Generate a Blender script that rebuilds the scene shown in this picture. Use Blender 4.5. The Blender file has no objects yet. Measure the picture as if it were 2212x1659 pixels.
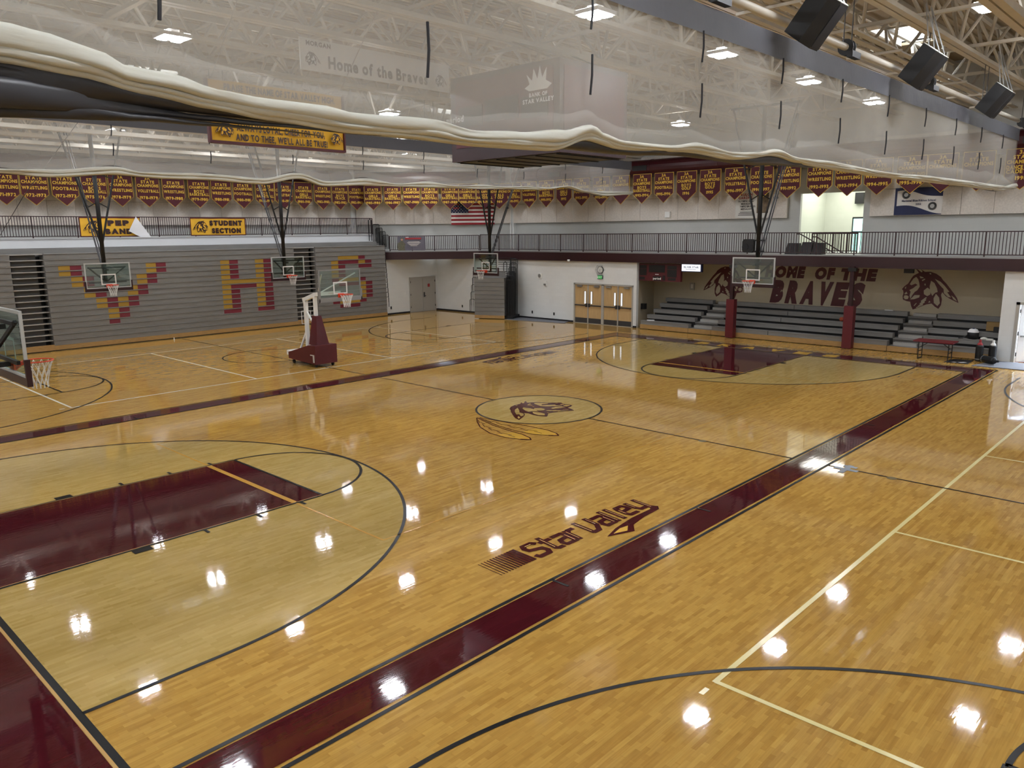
import bpy, math, random
from mathutils import Vector, Matrix, noise
from mathutils.geometry import tessellate_polygon

random.seed(7)
C = bpy.context.scene.collection
scene = bpy.context.scene

# ------------------------------------------------------------------ camera
YAW, PITCH, ROLL = math.radians(43.46769653), math.radians(-11.13891477), math.radians(-0.58061935)
F = Vector((math.cos(PITCH)*math.cos(YAW), math.cos(PITCH)*math.sin(YAW), math.sin(PITCH)))
R0 = Vector((math.sin(YAW), -math.cos(YAW), 0)); U0 = R0.cross(F)
RR = math.cos(ROLL)*R0 + math.sin(ROLL)*U0; UU = -math.sin(ROLL)*R0 + math.cos(ROLL)*U0
cam = bpy.data.objects.new('camera', bpy.data.cameras.new('camera')); C.objects.link(cam)
cam.matrix_world = Matrix(((RR.x, UU.x, -F.x, -16.595631), (RR.y, UU.y, -F.y, -14.6623078), (RR.z, UU.z, -F.z, 5.10260211), (0, 0, 0, 1)))
cam.data.sensor_width = 36.0
cam.data.lens = 1675.97638/2212*36.0
cam.data.clip_end = 300; cam.data.clip_start = 0.05
scene.camera = cam
# ------------------------------------------------------------------ world, exposure
w = bpy.data.worlds.new('world'); scene.world = w; w.use_nodes = True
w.node_tree.nodes['Background'].inputs[0].default_value = (0.75, 0.86, 1.0, 1)
w.node_tree.nodes['Background'].inputs[1].default_value = 1.0
scene.view_settings.view_transform = 'Standard'; scene.view_settings.look = 'None'
scene.view_settings.gamma = 1.0; scene.view_settings.use_curve_mapping = False
scene.view_settings.exposure = 0.42
scene.cycles.use_denoising = True
scene.cycles.max_bounces = 10; scene.cycles.transparent_max_bounces = 24
scene.cycles.diffuse_bounces = 4; scene.cycles.glossy_bounces = 4
scene.cycles.sample_clamp_indirect = 6.0
LAMP = 165.0          # emission of the high bay lenses
# ------------------------------------------------------------------ materials
def lin(c):
    if isinstance(c, str):
        c = [int(c[i:i+2], 16)/255 for i in (0, 2, 4)]
    return tuple(x/12.92 if x <= .04045 else ((x+.055)/1.055)**2.4 for x in c) + (1.0,)
M = {}
def mat(name, col, rough=.5, metal=0., nscale=0, namt=0., bscale=0, bstr=0., emit=0., spec=.5, stretch=(1, 1, 1)):
    m = bpy.data.materials.new(name); m.use_nodes = True
    nt = m.node_tree; b = nt.nodes['Principled BSDF']; c = lin(col)
    b.inputs['Base Color'].default_value = c; b.inputs['Roughness'].default_value = rough
    b.inputs['Metallic'].default_value = metal; b.inputs['Specular IOR Level'].default_value = spec
    if nscale or bscale:
        tc = nt.nodes.new('ShaderNodeTexCoord'); mp = nt.nodes.new('ShaderNodeMapping')
        mp.inputs['Scale'].default_value = stretch
        nt.links.new(tc.outputs['Object'], mp.inputs[0])
    if nscale:
        n = nt.nodes.new('ShaderNodeTexNoise'); n.inputs['Scale'].default_value = nscale; n.inputs['Detail'].default_value = 6
        r = nt.nodes.new('ShaderNodeMapRange'); r.inputs['From Min'].default_value = .3; r.inputs['From Max'].default_value = .7
        r.inputs['To Min'].default_value = 1-namt; r.inputs['To Max'].default_value = 1+namt
        x = nt.nodes.new('ShaderNodeVectorMath'); x.operation = 'SCALE'; x.inputs[0].default_value = c[:3]
        nt.links.new(mp.outputs[0], n.inputs['Vector']); nt.links.new(n.outputs['Fac'], r.inputs['Value'])
        nt.links.new(r.outputs[0], x.inputs['Scale']); nt.links.new(x.outputs[0], b.inputs['Base Color'])
    if bscale:
        n = nt.nodes.new('ShaderNodeTexNoise'); n.inputs['Scale'].default_value = bscale; n.inputs['Detail'].default_value = 4
        bp = nt.nodes.new('ShaderNodeBump'); bp.inputs['Strength'].default_value = bstr; bp.inputs['Distance'].default_value = .02
        nt.links.new(mp.outputs[0], n.inputs['Vector']); nt.links.new(n.outputs['Fac'], bp.inputs['Height']); nt.links.new(bp.outputs[0], b.inputs['Normal'])
    if emit:
        b.inputs['Emission Color'].default_value = c; b.inputs['Emission Strength'].default_value = emit
    M[name] = m
    return m
def floor_mat(name, c1, c2, c3, contrast=1.0, rough=.045):
    m = bpy.data.materials.new(name); m.use_nodes = True; nt = m.node_tree; L = nt.links.new
    b = nt.nodes['Principled BSDF']
    tc = nt.nodes.new('ShaderNodeTexCoord')
    def brick(width, off, ca, cb, shift):
        mp = nt.nodes.new('ShaderNodeMapping'); mp.inputs['Location'].default_value = (shift, 0, 0)
        k = nt.nodes.new('ShaderNodeTexBrick'); k.offset = off; k.squash = 1.0
        k.inputs['Color1'].default_value = lin(ca); k.inputs['Color2'].default_value = lin(cb)
        k.inputs['Mortar Size'].default_value = 0.0; k.inputs['Bias'].default_value = 0.0
        k.inputs['Scale'].default_value = 1.0; k.inputs['Brick Width'].default_value = width; k.inputs['Row Height'].default_value = .057
        L(tc.outputs['Object'], mp.inputs[0]); L(mp.outputs[0], k.inputs['Vector'])
        return k
    k1 = brick(.28, .37, c1, c2, 0.0); k2 = brick(.28, .37, 'FFFFFF', 'BFA98C', 0.0)
    k3 = brick(.28, .61, 'FFFFFF', 'E9DDCB', .3)
    n = nt.nodes.new('ShaderNodeTexNoise'); mp = nt.nodes.new('ShaderNodeMapping'); mp.inputs['Scale'].default_value = (2.2, 55, 1)
    n.inputs['Scale'].default_value = 1.0; n.inputs['Detail'].default_value = 5
    L(tc.outputs['Object'], mp.inputs[0]); L(mp.outputs[0], n.inputs['Vector'])
    # blotches where darker boards cluster
    n2 = nt.nodes.new('ShaderNodeTexNoise'); mp2 = nt.nodes.new('ShaderNodeMapping'); mp2.inputs['Scale'].default_value = (1.6, 7, 1)
    L(tc.outputs['Object'], mp2.inputs[0]); L(mp2.outputs[0], n2.inputs['Vector']); n2.inputs['Scale'].default_value = 1.0; n2.inputs['Detail'].default_value = 3
    mx = nt.nodes.new('ShaderNodeMix'); mx.data_type = 'RGBA'; mx.blend_type = 'MULTIPLY'; mx.inputs[0].default_value = .55*contrast
    L(k1.outputs['Color'], mx.inputs[6]); L(k3.outputs['Color'], mx.inputs[7])
    r2 = nt.nodes.new('ShaderNodeMapRange'); r2.inputs['From Min'].default_value = .42; r2.inputs['From Max'].default_value = .66; r2.inputs['To Max'].default_value = .3*contrast
    L(n2.outputs['Fac'], r2.inputs['Value'])
    m2 = nt.nodes.new('ShaderNodeMix'); m2.data_type = 'RGBA'; m2.blend_type = 'MULTIPLY'
    L(r2.outputs[0], m2.inputs[0]); L(mx.outputs[2], m2.inputs[6]); L(k2.outputs['Color'], m2.inputs[7])
    r = nt.nodes.new('ShaderNodeMapRange'); r.inputs['From Min'].default_value = .3; r.inputs['From Max'].default_value = .7
    r.inputs['To Min'].default_value = 1-.13*contrast; r.inputs['To Max'].default_value = 1+.09*contrast
    L(n.outputs['Fac'], r.inputs['Value'])
    x = nt.nodes.new('ShaderNodeVectorMath'); x.operation = 'SCALE'
    L(m2.outputs[2], x.inputs[0]); L(r.outputs[0], x.inputs['Scale']); L(x.outputs[0], b.inputs['Base Color'])
    b.inputs['Roughness'].default_value = rough
    # lacquer waves: each strip and the finish are not perfectly flat
    n3 = nt.nodes.new('ShaderNodeTexNoise'); mp3 = nt.nodes.new('ShaderNodeMapping'); mp3.inputs['Scale'].default_value = (2.0, 9, 1)
    L(tc.outputs['Object'], mp3.inputs[0]); L(mp3.outputs[0], n3.inputs['Vector']); n3.inputs['Scale'].default_value = 1.6; n3.inputs['Detail'].default_value = 3
    bp = nt.nodes.new('ShaderNodeBump'); bp.inputs['Strength'].default_value = .022; bp.inputs['Distance'].default_value = .02
    L(n3.outputs['Fac'], bp.inputs['Height']); L(bp.outputs[0], b.inputs['Normal'])
    M[name] = m
    return m
def block_mat(name, col, bw=.4, bh=.2, axis='x', joint=.93, rough=.6):
    m = bpy.data.materials.new(name); m.use_nodes = True; nt = m.node_tree; L = nt.links.new
    b = nt.nodes['Principled BSDF']; tc = nt.nodes.new('ShaderNodeTexCoord'); mp = nt.nodes.new('ShaderNodeMapping')
    sx = nt.nodes.new('ShaderNodeSeparateXYZ'); cx = nt.nodes.new('ShaderNodeCombineXYZ')
    L(tc.outputs['Object'], sx.inputs[0]); L(sx.outputs['X' if axis == 'x' else 'Y'], cx.inputs[0]); L(sx.outputs['Z'], cx.inputs[1])
    k = nt.nodes.new('ShaderNodeTexBrick'); k.inputs['Scale'].default_value = 1; k.inputs['Brick Width'].default_value = bw; k.inputs['Row Height'].default_value = bh
    k.inputs['Mortar Size'].default_value = .004; k.inputs['Mortar Smooth'].default_value = .3
    c = lin(col); k.inputs['Color1'].default_value = c; k.inputs['Color2'].default_value = (c[0]*.97, c[1]*.97, c[2]*.97, 1); k.inputs['Mortar'].default_value = (c[0]*joint, c[1]*joint, c[2]*joint, 1)
    L(cx.outputs[0], k.inputs['Vector']); L(k.outputs['Color'], b.inputs['Base Color']); b.inputs['Roughness'].default_value = rough
    bp = nt.nodes.new('ShaderNodeBump'); bp.invert = True; bp.inputs['Strength'].default_value = .35; bp.inputs['Distance'].default_value = .004
    L(k.outputs['Fac'], bp.inputs['Height']); L(bp.outputs[0], b.inputs['Normal'])
    M[name] = m
    return m
def sheer_mat(name, col, opacity):
    m = bpy.data.materials.new(name); m.use_nodes = True; nt = m.node_tree; L = nt.links.new
    nt.nodes.remove(nt.nodes['Principled BSDF']); out = nt.nodes['Material Output']
    d = nt.nodes.new('ShaderNodeBsdfDiffuse'); t = nt.nodes.new('ShaderNodeBsdfTranslucent'); tr = nt.nodes.new('ShaderNodeBsdfTransparent')
    tc = nt.nodes.new('ShaderNodeTexCoord'); n = nt.nodes.new('ShaderNodeTexNoise'); n.inputs['Scale'].default_value = .9; n.inputs['Detail'].default_value = 5
    L(tc.outputs['Object'], n.inputs['Vector'])
    r = nt.nodes.new('ShaderNodeMapRange'); r.inputs['From Min'].default_value = .3; r.inputs['From Max'].default_value = .7
    r.inputs['To Min'].default_value = opacity-.03; r.inputs['To Max'].default_value = opacity+.03
    L(n.outputs['Fac'], r.inputs['Value'])
    d.inputs[0].default_value = lin(col); t.inputs[0].default_value = lin(col)
    a = nt.nodes.new('ShaderNodeMixShader'); a.inputs[0].default_value = .4; L(d.outputs[0], a.inputs[1]); L(t.outputs[0], a.inputs[2])
    s = nt.nodes.new('ShaderNodeMixShader'); L(r.outputs[0], s.inputs[0]); L(tr.outputs[0], s.inputs[1]); L(a.outputs[0], s.inputs[2])
    L(s.outputs[0], out.inputs[0]); M[name] = m
    return m
def glass_mat(name, tint=(.8, .9, .88), refl=.12):
    m = bpy.data.materials.new(name); m.use_nodes = True; nt = m.node_tree; L = nt.links.new
    nt.nodes.remove(nt.nodes['Principled BSDF']); out = nt.nodes['Material Output']
    tr = nt.nodes.new('ShaderNodeBsdfTransparent'); tr.inputs[0].default_value = tint+(1,)
    g = nt.nodes.new('ShaderNodeBsdfGlossy'); g.inputs['Roughness'].default_value = .03
    s = nt.nodes.new('ShaderNodeMixShader'); s.inputs[0].default_value = refl; L(tr.outputs[0], s.inputs[1]); L(g.outputs[0], s.inputs[2]); L(s.outputs[0], out.inputs[0])
    M[name] = m
    return m
floor_mat('maple', 'C8A053', 'B68D46', '9A6A2C', .8)
floor_mat('maple_light', 'C4A868', 'B79B59', 'B08F50', .5)
floor_mat('maroon_stain', '4B151D', '44121A', '3A1018', .3)
mat('line_black', '08090A', .3, spec=.2); mat('line_cream', 'E6D89A', .2); mat('line_cream_sheen', 'F2EEDC', .2); mat('line_orange', 'C8963C', .2); mat('line_gold', 'D3A63A', .2); mat('line_wood', 'C9A062', .2)
block_mat('cmu_white_x', 'DDDEDB', axis='x'); block_mat('cmu_white_y', 'DDDEDB', axis='y')
block_mat('cmu_cream_y', 'BDB299', axis='y', joint=.97); block_mat('cmu_gray_x', 'BABBB7', axis='x'); block_mat('cmu_gray_y', 'BABBB7', axis='y')
block_mat('cmu_green_y', 'C6CABE', axis='y', joint=.97)
mat('acoustic', 'D2CAC0', .9, nscale=14, namt=.09, bscale=60, bstr=.2)
mat('panel_joint', 'A39C92', .9)
mat('deck', 'A08F74', .7); mat('truss', 'C2BCAF', .5, nscale=3, namt=.05); mat('duct_maroon', '3A0E17', .35)
mat('maroon', '4E1019', .45, nscale=4, namt=.06); mat('maroon_dark', '2B0A10', .4); mat('maroon_pad', '5E141D', .38)
mat('maroon_cloth', '4A0F1C', .75, nscale=3, namt=.1); mat('gold', 'D9B23C', .6); mat('gold_cloth', 'E2AE2E', .7, nscale=2, namt=.06)
mat('white_paint', 'E4E4E0', .4); mat('white_cloth', 'E6E6E8', .8); mat('black', '0C0C0E', .5); mat('black_gloss', '0A0A0C', .25); mat('black_rubber', '15151a', .7)
mat('gray_seat', '7C7A77', .42, nscale=1.6, namt=.08, stretch=(1, 1, 6)); mat('gray_seat_dark', '4A4743', .6); mat('gray_nose', 'A3A19C', .35)
mat('seat_maroon', '6E1F2E', .45); mat('seat_gold', 'A5822F', .45)
mat('white_board', 'DADCDE', .35); mat('oak', 'A3804E', .45, nscale=3, namt=.18, stretch=(1.5, 1, 12)); mat('door_wood', 'BFA070', .4, nscale=2.2, namt=.07, stretch=(4, 4, .6))
mat('door_gray', 'A7A39A', .45); mat('steel', '9A9A98', .35, .6); mat('steel_dark', '4A4A4C', .4, .5); mat('alu', 'C4C8C8', .4, .3)
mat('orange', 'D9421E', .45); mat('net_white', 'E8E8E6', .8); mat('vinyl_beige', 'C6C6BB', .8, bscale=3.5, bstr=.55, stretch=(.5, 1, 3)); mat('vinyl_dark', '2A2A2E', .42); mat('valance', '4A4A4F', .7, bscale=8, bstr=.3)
mat('carpet_gray', '6F7076', .9, nscale=30, namt=.1); mat('screen', 'E8ECF4', .3, emit=.9); mat('navy', '16204A', .6); mat('flag_red', '8E1A24', .8); mat('flag_white', 'DCD8D2', .8); mat('flag_blue', '1B2344', .8)
mat('green_sign', '18A04A', .4, emit=.5); mat('poster_white', 'D6D4CC', .6); mat('poster_brown', '6B5A44', .6, nscale=6, namt=.5); mat('poster_gray', '5E5B66', .6, nscale=4, namt=.1); mat('camo', '5C5A48', .7, nscale=20, namt=.3); mat('red_ink', '9C2A2E', .6)
mat('lamp_lens', 'F4F8FF', .5, emit=LAMP); mat('up_lens', 'FFFFFF', .5, emit=LAMP*.18); mat('soft_lens', 'FFF4E2', .5, emit=4.5); mat('sky_lens', 'E8F2FF', .5, emit=7.0); mat('clock_face', 'ECECE6', .4)
mat('cardboard', '8F7448', .8); mat('tape', '8C9298', .5); mat('brass', '8A7A50', .35, .6); mat('table_red', '6E1622', .4); mat('skin', 'B58A70', .6); mat('leather_orange', '9C4424', .6)
mat('hall_wall', 'DDE9F5', .6); mat('hall_carpet', '5A2C34', .9); mat('grass_view', 'A2DCD0', .8, emit=2.0)
sheer_mat('curtain_mesh', 'BEBAB1', .228); sheer_mat('curtain_mesh_far', 'C8C4BC', .22); sheer_mat('curtain_hem', 'DAD7D0', .21)
glass_mat('glass'); glass_mat('pane', (.9, .95, 1.0), .1)
# ------------------------------------------------------------------ geometry helpers
WL = {}       # world location of every parent, for meshes built in world space
class MB:
    def __init__(s): s.v = []; s.f = []; s.m = []
    def add(s, vs, fs, mi=0):
        b = len(s.v); s.v += [tuple(p) for p in vs]; s.f += [tuple(b+i for i in f) for f in fs]; s.m += [mi]*len(fs); return s
    def box(s, x0, x1, y0, y1, z0, z1, mi=0):
        return s.add([(x0, y0, z0), (x1, y0, z0), (x1, y1, z0), (x0, y1, z0), (x0, y0, z1), (x1, y0, z1), (x1, y1, z1), (x0, y1, z1)],
                     [(3, 2, 1, 0), (4, 5, 6, 7), (0, 1, 5, 4), (1, 2, 6, 5), (2, 3, 7, 6), (3, 0, 4, 7)], mi)
    def obox(s, c, u, v, n, mi=0):
        c, u, v, n = map(Vector, (c, u, v, n)); P = [c+a*u+b*v+d*n for d in (-1, 1) for a, b in ((-1, -1), (1, -1), (1, 1), (-1, 1))]
        return s.add(P, [(3, 2, 1, 0), (4, 5, 6, 7), (0, 1, 5, 4), (1, 2, 6, 5), (2, 3, 7, 6), (3, 0, 4, 7)], mi)
    def bar(s, p, q, wd, ht, mi=0, up=(0, 0, 1)):
        p, q = Vector(p), Vector(q); d = (q-p); L = d.length; d.normalize(); up = Vector(up)
        if abs(d.dot(up)) > .98: up = Vector((0, 1, 0))
        a = d.cross(up).normalized(); b = a.cross(d).normalized()
        return s.obox((p+q)/2, d*L/2, a*wd/2, b*ht/2, mi)
    def tube(s, pts, r, n=8, mi=0, closed=False, cap=True):
        pts = [Vector(p) for p in pts]; k = len(pts); rings = []; prev = None
        rs = r if isinstance(r, (list, tuple)) else [r]*k
        for i, p in enumerate(pts):
            a = pts[(i+1) % k] if (closed or i < k-1) else p; b = pts[i-1] if (closed or i > 0) else p
            t = (a-b).normalized()
            if prev is None:
                h = Vector((0, 0, 1)) if abs(t.z) < .9 else Vector((1, 0, 0)); u = t.cross(h).normalized()
            else:
                u = (prev-t*prev.dot(t)).normalized()
            prev = u; v = t.cross(u)
            rings.append([p+rs[i]*(math.cos(2*math.pi*j/n)*u+math.sin(2*math.pi*j/n)*v) for j in range(n)])
        vs = [q for g in rings for q in g]; fs = []
        for i in range(k if closed else k-1):
            o, o2 = i*n, ((i+1) % k)*n
            fs += [(o+j, o+(j+1) % n, o2+(j+1) % n, o2+j) for j in range(n)]
        if cap and not closed:
            fs += [tuple(reversed(range(n))), tuple(range((k-1)*n, k*n))]
        return s.add(vs, fs, mi)
    def lathe(s, prof, c=(0, 0, 0), n=20, mi=0, axis=(0, 0, 1)):
        ax = Vector(axis).normalized(); h = Vector((1, 0, 0)) if abs(ax.x) < .9 else Vector((0, 1, 0)); u = ax.cross(h).normalized(); v = ax.cross(u); c = Vector(c)
        vs = [c+ax*z+r*(math.cos(2*math.pi*j/n)*u+math.sin(2*math.pi*j/n)*v) for r, z in prof for j in range(n)]
        fs = [(i*n+j, i*n+(j+1) % n, (i+1)*n+(j+1) % n, (i+1)*n+j) for i in range(len(prof)-1) for j in range(n)]
        fs += [tuple(reversed(range(n))), tuple(range((len(prof)-1)*n, len(prof)*n))]
        return s.add(vs, fs, mi)
    def poly(s, pts, mi=0):
        tri = tessellate_polygon([[Vector(p) for p in pts]]); return s.add(pts, tri, mi)
    def prism(s, pts, vec, mi=0):
        vec = Vector(vec); n = len(pts); a = [Vector(p) for p in pts]; tri = tessellate_polygon([a])
        s.add(a+[p+vec for p in a], [tuple(t) for t in tri]+[tuple(n+i for i in reversed(t)) for t in tri]+[(i, (i+1) % n, n+(i+1) % n, n+i) for i in range(n)], mi); return s
    def grid(s, P, mi=0, close=False):
        a, b = len(P), len(P[0]); fs = []
        for i in range(a-1):
            for j in range(b if close else b-1):
                fs.append((i*b+j, i*b+(j+1) % b, (i+1)*b+(j+1) % b, (i+1)*b+j))
        return s.add([p for r in P for p in r], fs, mi)
    def mesh(s, name, mats, off=(0, 0, 0), smooth=False, fix=True):
        me = bpy.data.meshes.new(name); o = Vector(off)
        me.from_pydata([tuple(Vector(p)-o) for p in s.v], [], s.f)
        for m in (mats if isinstance(mats, (list, tuple)) else [mats]): me.materials.append(M[m])
        me.polygons.foreach_set('material_index', s.m)
        if fix:
            import bmesh
            bm = bmesh.new(); bm.from_mesh(me); bmesh.ops.recalc_face_normals(bm, faces=bm.faces); bm.to_mesh(me); bm.free()
        if smooth: me.polygons.foreach_set('use_smooth', [True]*len(me.polygons))
        me.update(); return me
def thing(name, label, cat, loc=(0, 0, 0), group=None, rz=0.0):
    o = bpy.data.objects.new(name, None); C.objects.link(o); o.location = loc; o.rotation_euler = (0, 0, rz); o.empty_display_size = .2
    o['label'] = label; o['category'] = cat
    if group: o['group'] = group
    WL[o.name] = Vector(loc); return o
def part(name, mb, mats, parent, local=False, smooth=False, fix=True, label=None):
    off = (0, 0, 0) if local else WL.get(parent.name, Vector())
    o = bpy.data.objects.new(name, mb.mesh(name, mats, off, smooth, fix)); C.objects.link(o); o.parent = parent; WL[o.name] = Vector(off)
    if label: o['label'] = label
    return o
def solo(name, mb, mats, label, cat, group=None, smooth=False, kind=None, fix=True):
    xs, ys, zs = zip(*mb.v); off = ((min(xs)+max(xs))/2, (min(ys)+max(ys))/2, min(zs))
    o = bpy.data.objects.new(name, mb.mesh(name, mats, off, smooth, fix)); C.objects.link(o); o.location = off
    o['label'] = label; o['category'] = cat
    if group: o['group'] = group
    if kind: o['kind'] = kind
    WL[o.name] = Vector(off); return o
def struct(name, mb, mats, smooth=False):
    o = bpy.data.objects.new(name, mb.mesh(name, mats, (0, 0, 0), smooth)); C.objects.link(o); o['kind'] = 'structure'; WL[o.name] = Vector((0, 0, 0)); return o
def kids(o): return [c for c in list(C.objects) if c.parent == o]
def copy_tree(o, loc, rz=None, label=None):
    tree = [(o, None)]; allo = list(C.objects); out = {}
    by = {}
    for c in allo:
        if c.parent: by.setdefault(c.parent.name, []).append(c)
    stack = [o]; root = None
    while stack:
        s_ = stack.pop(); c = s_.copy(); C.objects.link(c); out[s_.name] = c
        if s_ is o: root = c
        else: c.parent = out[s_.parent.name]
        stack += by.get(s_.name, [])
    root.location = loc
    if rz is not None: root.rotation_euler = (0, 0, rz)
    if label: root['label'] = label
    WL[root.name] = Vector(loc)
    return root
# ---- lettering: glyph outlines taken from the built in font once, then laid out by hand
CH = "ABCDEFGHIJKLMNOPQRSTUVWXYZabcdefghijklmnopqrstuvwxyz0123456789-.,!'/"
GL = {}
def load_glyphs(bold):
    obs = []
    for ch in CH:
        c = bpy.data.curves.new('g', 'FONT'); c.body = ch; c.offset = bold; c.resolution_u = 3; c.fill_mode = 'FRONT'
        o = bpy.data.objects.new('g', c); C.objects.link(o); obs.append(o)
    dg = bpy.context.evaluated_depsgraph_get(); res = {}
    for ch, o in zip(CH, obs):
        me = bpy.data.meshes.new_from_object(o.evaluated_get(dg))
        res[ch] = ([(v.co.x, v.co.y) for v in me.vertices], [tuple(p.vertices) for p in me.polygons]); bpy.data.meshes.remove(me)
    cap = max(y for x, y in res['H'][0])
    for ch in CH:
        vs, fs = res[ch]; x0 = min(x for x, y in vs); GL[ch, bold] = ([((x-x0)/cap, y/cap) for x, y in vs], fs, (max(x for x, y in vs)-x0)/cap)
    for o in obs:
        c = o.data; bpy.data.objects.remove(o); bpy.data.curves.remove(c)
BOLD = .04
load_glyphs(BOLD); load_glyphs(.08)
def text(mb, s, c, u, v, h, width=None, off=.004, shear=0., mi=0, align=0, gap=.13, maxw=None, bold=None):
    """flat lettering: c = centre of the line, u = reading direction, v = up; cap height h; width forces the length"""
    c, u, v = Vector(c), Vector(u).normalized(), Vector(v).normalized(); n = u.cross(v)
    x = 0; L = []
    for ch in s:
        if ch == ' ': x += .42; continue
        g = GL[ch, bold or BOLD]; L.append((x, g)); x += g[2]+gap
    x -= gap; sx = h
    if width: sx = width/x
    elif maxw and x*h > maxw: sx = maxw/x
    st = -x*sx/2 if align == 0 else (0 if align < 0 else -x*sx)
    for x0, (vs, fs, _) in L:
        mb.add([c+u*(st+(x0+a)*sx+shear*b*h)+v*((b-.5)*h)+n*off for a, b in vs], fs, mi)
    return x*sx
# ---- the school's feathered head emblem, drawn once in its own coordinates
HEAD = [(1060,255),(1085,240),(1052,198),(1078,208),(1110,234),(1122,226),(1100,200),(1145,228),(1200,225),(1260,245),(1310,280),(1330,310),(1370,350),(1410,400),(1450,450),(1485,500),(1502,548),(1460,530),(1410,505),(1370,480),(1335,440),(1325,470),(1338,520),(1335,580),(1312,622),(1275,600),(1240,568),(1190,580),(1140,605),(1090,630),(1055,645),(1035,605),(1022,560),(985,555),(945,540),(938,500),(945,470),(940,440),(925,425),(950,390),(985,360),(1000,330),(1015,300),(1030,275)]
LIGHT = [[(1035,305),(1062,284),(1085,312),(1098,350),(1106,390),(1085,430),(1060,450),(1035,490),(1022,528),(1010,490),(1018,450),(1003,432),(1040,410),(1062,388),(1082,372),(1060,358),(1020,378),(1002,368),(1015,340)],
 [(952,412),(968,392),(966,420)],[(955,472),(975,450),(988,474),(962,482)],[(958,492),(985,492),(1003,505),(995,532),(965,536),(950,515)],[(1020,535),(1060,485),(1115,482),(1110,508),(1060,530)],
 [(1150,430),(1185,397),(1215,420),(1220,470),(1190,490),(1155,470)],[(1215,322),(1250,345),(1280,400),(1290,440),(1265,450),(1240,485),(1215,440),(1205,380)],[(1275,460),(1310,500),(1322,560),(1300,592),(1262,560),(1255,510)],
 [(1250,300),(1310,330),(1352,370),(1404,432),(1384,440),(1330,392),(1290,350)],[(1345,402),(1392,450),(1424,492),(1395,490),(1352,450)],[(1425,470),(1460,495),(1488,532),(1450,512)],
 [(1130,545),(1180,500),(1188,510),(1136,560)],[(1120,572),(1178,522),(1184,534),(1124,588)],[(1105,600),(1166,548),(1172,560),(1108,614)],[(1085,620),(1150,576),(1158,588),(1092,626)],[(1062,600),(1085,568),(1090,575),(1068,606)],
 [(1205,560),(1218,538),(1228,556)],[(1095,275),(1130,285),(1140,296),(1105,300)],[(1120,318),(1150,300),(1155,310),(1128,330)],[(1190,240),(1205,238),(1212,252),(1198,254)],[(1150,360),(1160,352),(1166,372),(1156,376)]]
def emblem(dark, light, c, u, v, wd, flip=False, off=.004, md=0, ml=0):
    c, u, v = Vector(c), Vector(u).normalized(), Vector(v).normalized(); n = u.cross(v); k = wd/577
    def P(q, e): return [c+u*((x-1213)*k*(-1 if flip else 1))+v*((421-y)*k)+n*e for x, y in q]
    dark.poly(P(HEAD, off), md)
    for q in LIGHT: light.poly(P(q, off+.003), ml)
X, Y, Z = (1, 0, 0), (0, 1, 0), (0, 0, 1)
NX, NY = (-1, 0, 0), (0, -1, 0)
def interp(tab, x):
    if x <= tab[0][0]: return tab[0][1]
    for (a, p), (b, q) in zip(tab, tab[1:]):
        if x <= b:
            t = (x-a)/(b-a); t = t*t*(3-2*t); return p+(q-p)*t
    return tab[-1][1]
def nz(x, y=0., z=0.): return noise.noise(Vector((x, y, z)))
# ------------------------------------------------------------------ the room
S1, S2, XL, XF = 0.3048, 0, -20.6, 20.6
m = MB(); m.box(-20.8, 25.2, -27.8, 27.8, -.12, 0.0); floor = struct('floor', m, 'maple')
# paint on the floor: every kind of marking is one part of the floor
ft = .3048
def strip(mb, p, q, wd, z, mi=0):
    p, q = Vector((p[0], p[1], z)), Vector((q[0], q[1], z)); d = (q-p).normalized(); a = Vector((-d.y, d.x, 0))*wd/2
    mb.add([p-a, q-a, q+a, p+a], [(0, 1, 2, 3)], mi)
def rect(mb, x0, x1, y0, y1, z, mi=0): mb.add([(x0, y0, z), (x1, y0, z), (x1, y1, z), (x0, y1, z)], [(0, 1, 2, 3)], mi)
def arc(mb, cx, cy, r, a0, a1, wd, z, mi=0, n=72):
    P = []
    for i in range(n+1):
        a = math.radians(a0+(a1-a0)*i/n); P.append([(cx+(r-wd/2)*math.cos(a), cy+(r-wd/2)*math.sin(a), z), (cx+(r+wd/2)*math.cos(a), cy+(r+wd/2)*math.sin(a), z)])
    mb.grid(P, mi)
BX, SY, HX, R3, RF = 47*ft, 25*ft, 41.75*ft, 19.75*ft, 6*ft
z1, z2, z3, z4, z5 = .002, .004, .006, .008, .0095
li = MB()
for s in (-1, 1):
    pts = [(s*BX, -R3, z1)]+[(s*HX-s*R3*math.sin(a), -R3*math.cos(a), z1) for a in [math.pi*i/60 for i in range(61)]]+[(s*BX, R3, z1)]
    li.poly(pts)
li.poly([(RF*math.cos(2*math.pi*i/64), RF*math.sin(2*math.pi*i/64), z1) for i in range(64)])
part('pale_wood_area', li, 'maple_light', floor, label='paler wood inside the three point arcs and centre circle')
mr = MB()
for s in (-1, 1):
    rect(mr, -15.36, 15.36, s*7.705 if s > 0 else -8.35, 8.35 if s > 0 else -7.705, z2)
    rect(mr, min(s*14.43, s*15.36), max(s*14.43, s*15.36), -7.72, 7.72, z2)
    rect(mr, min(s*BX, s*28*ft), max(s*BX, s*28*ft), -RF+.03, RF-.03, z2)
part('stained_border', mr, 'maroon_stain', floor, label='maroon stained border band and free throw lanes')
bl = MB(); lw = .06
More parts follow.
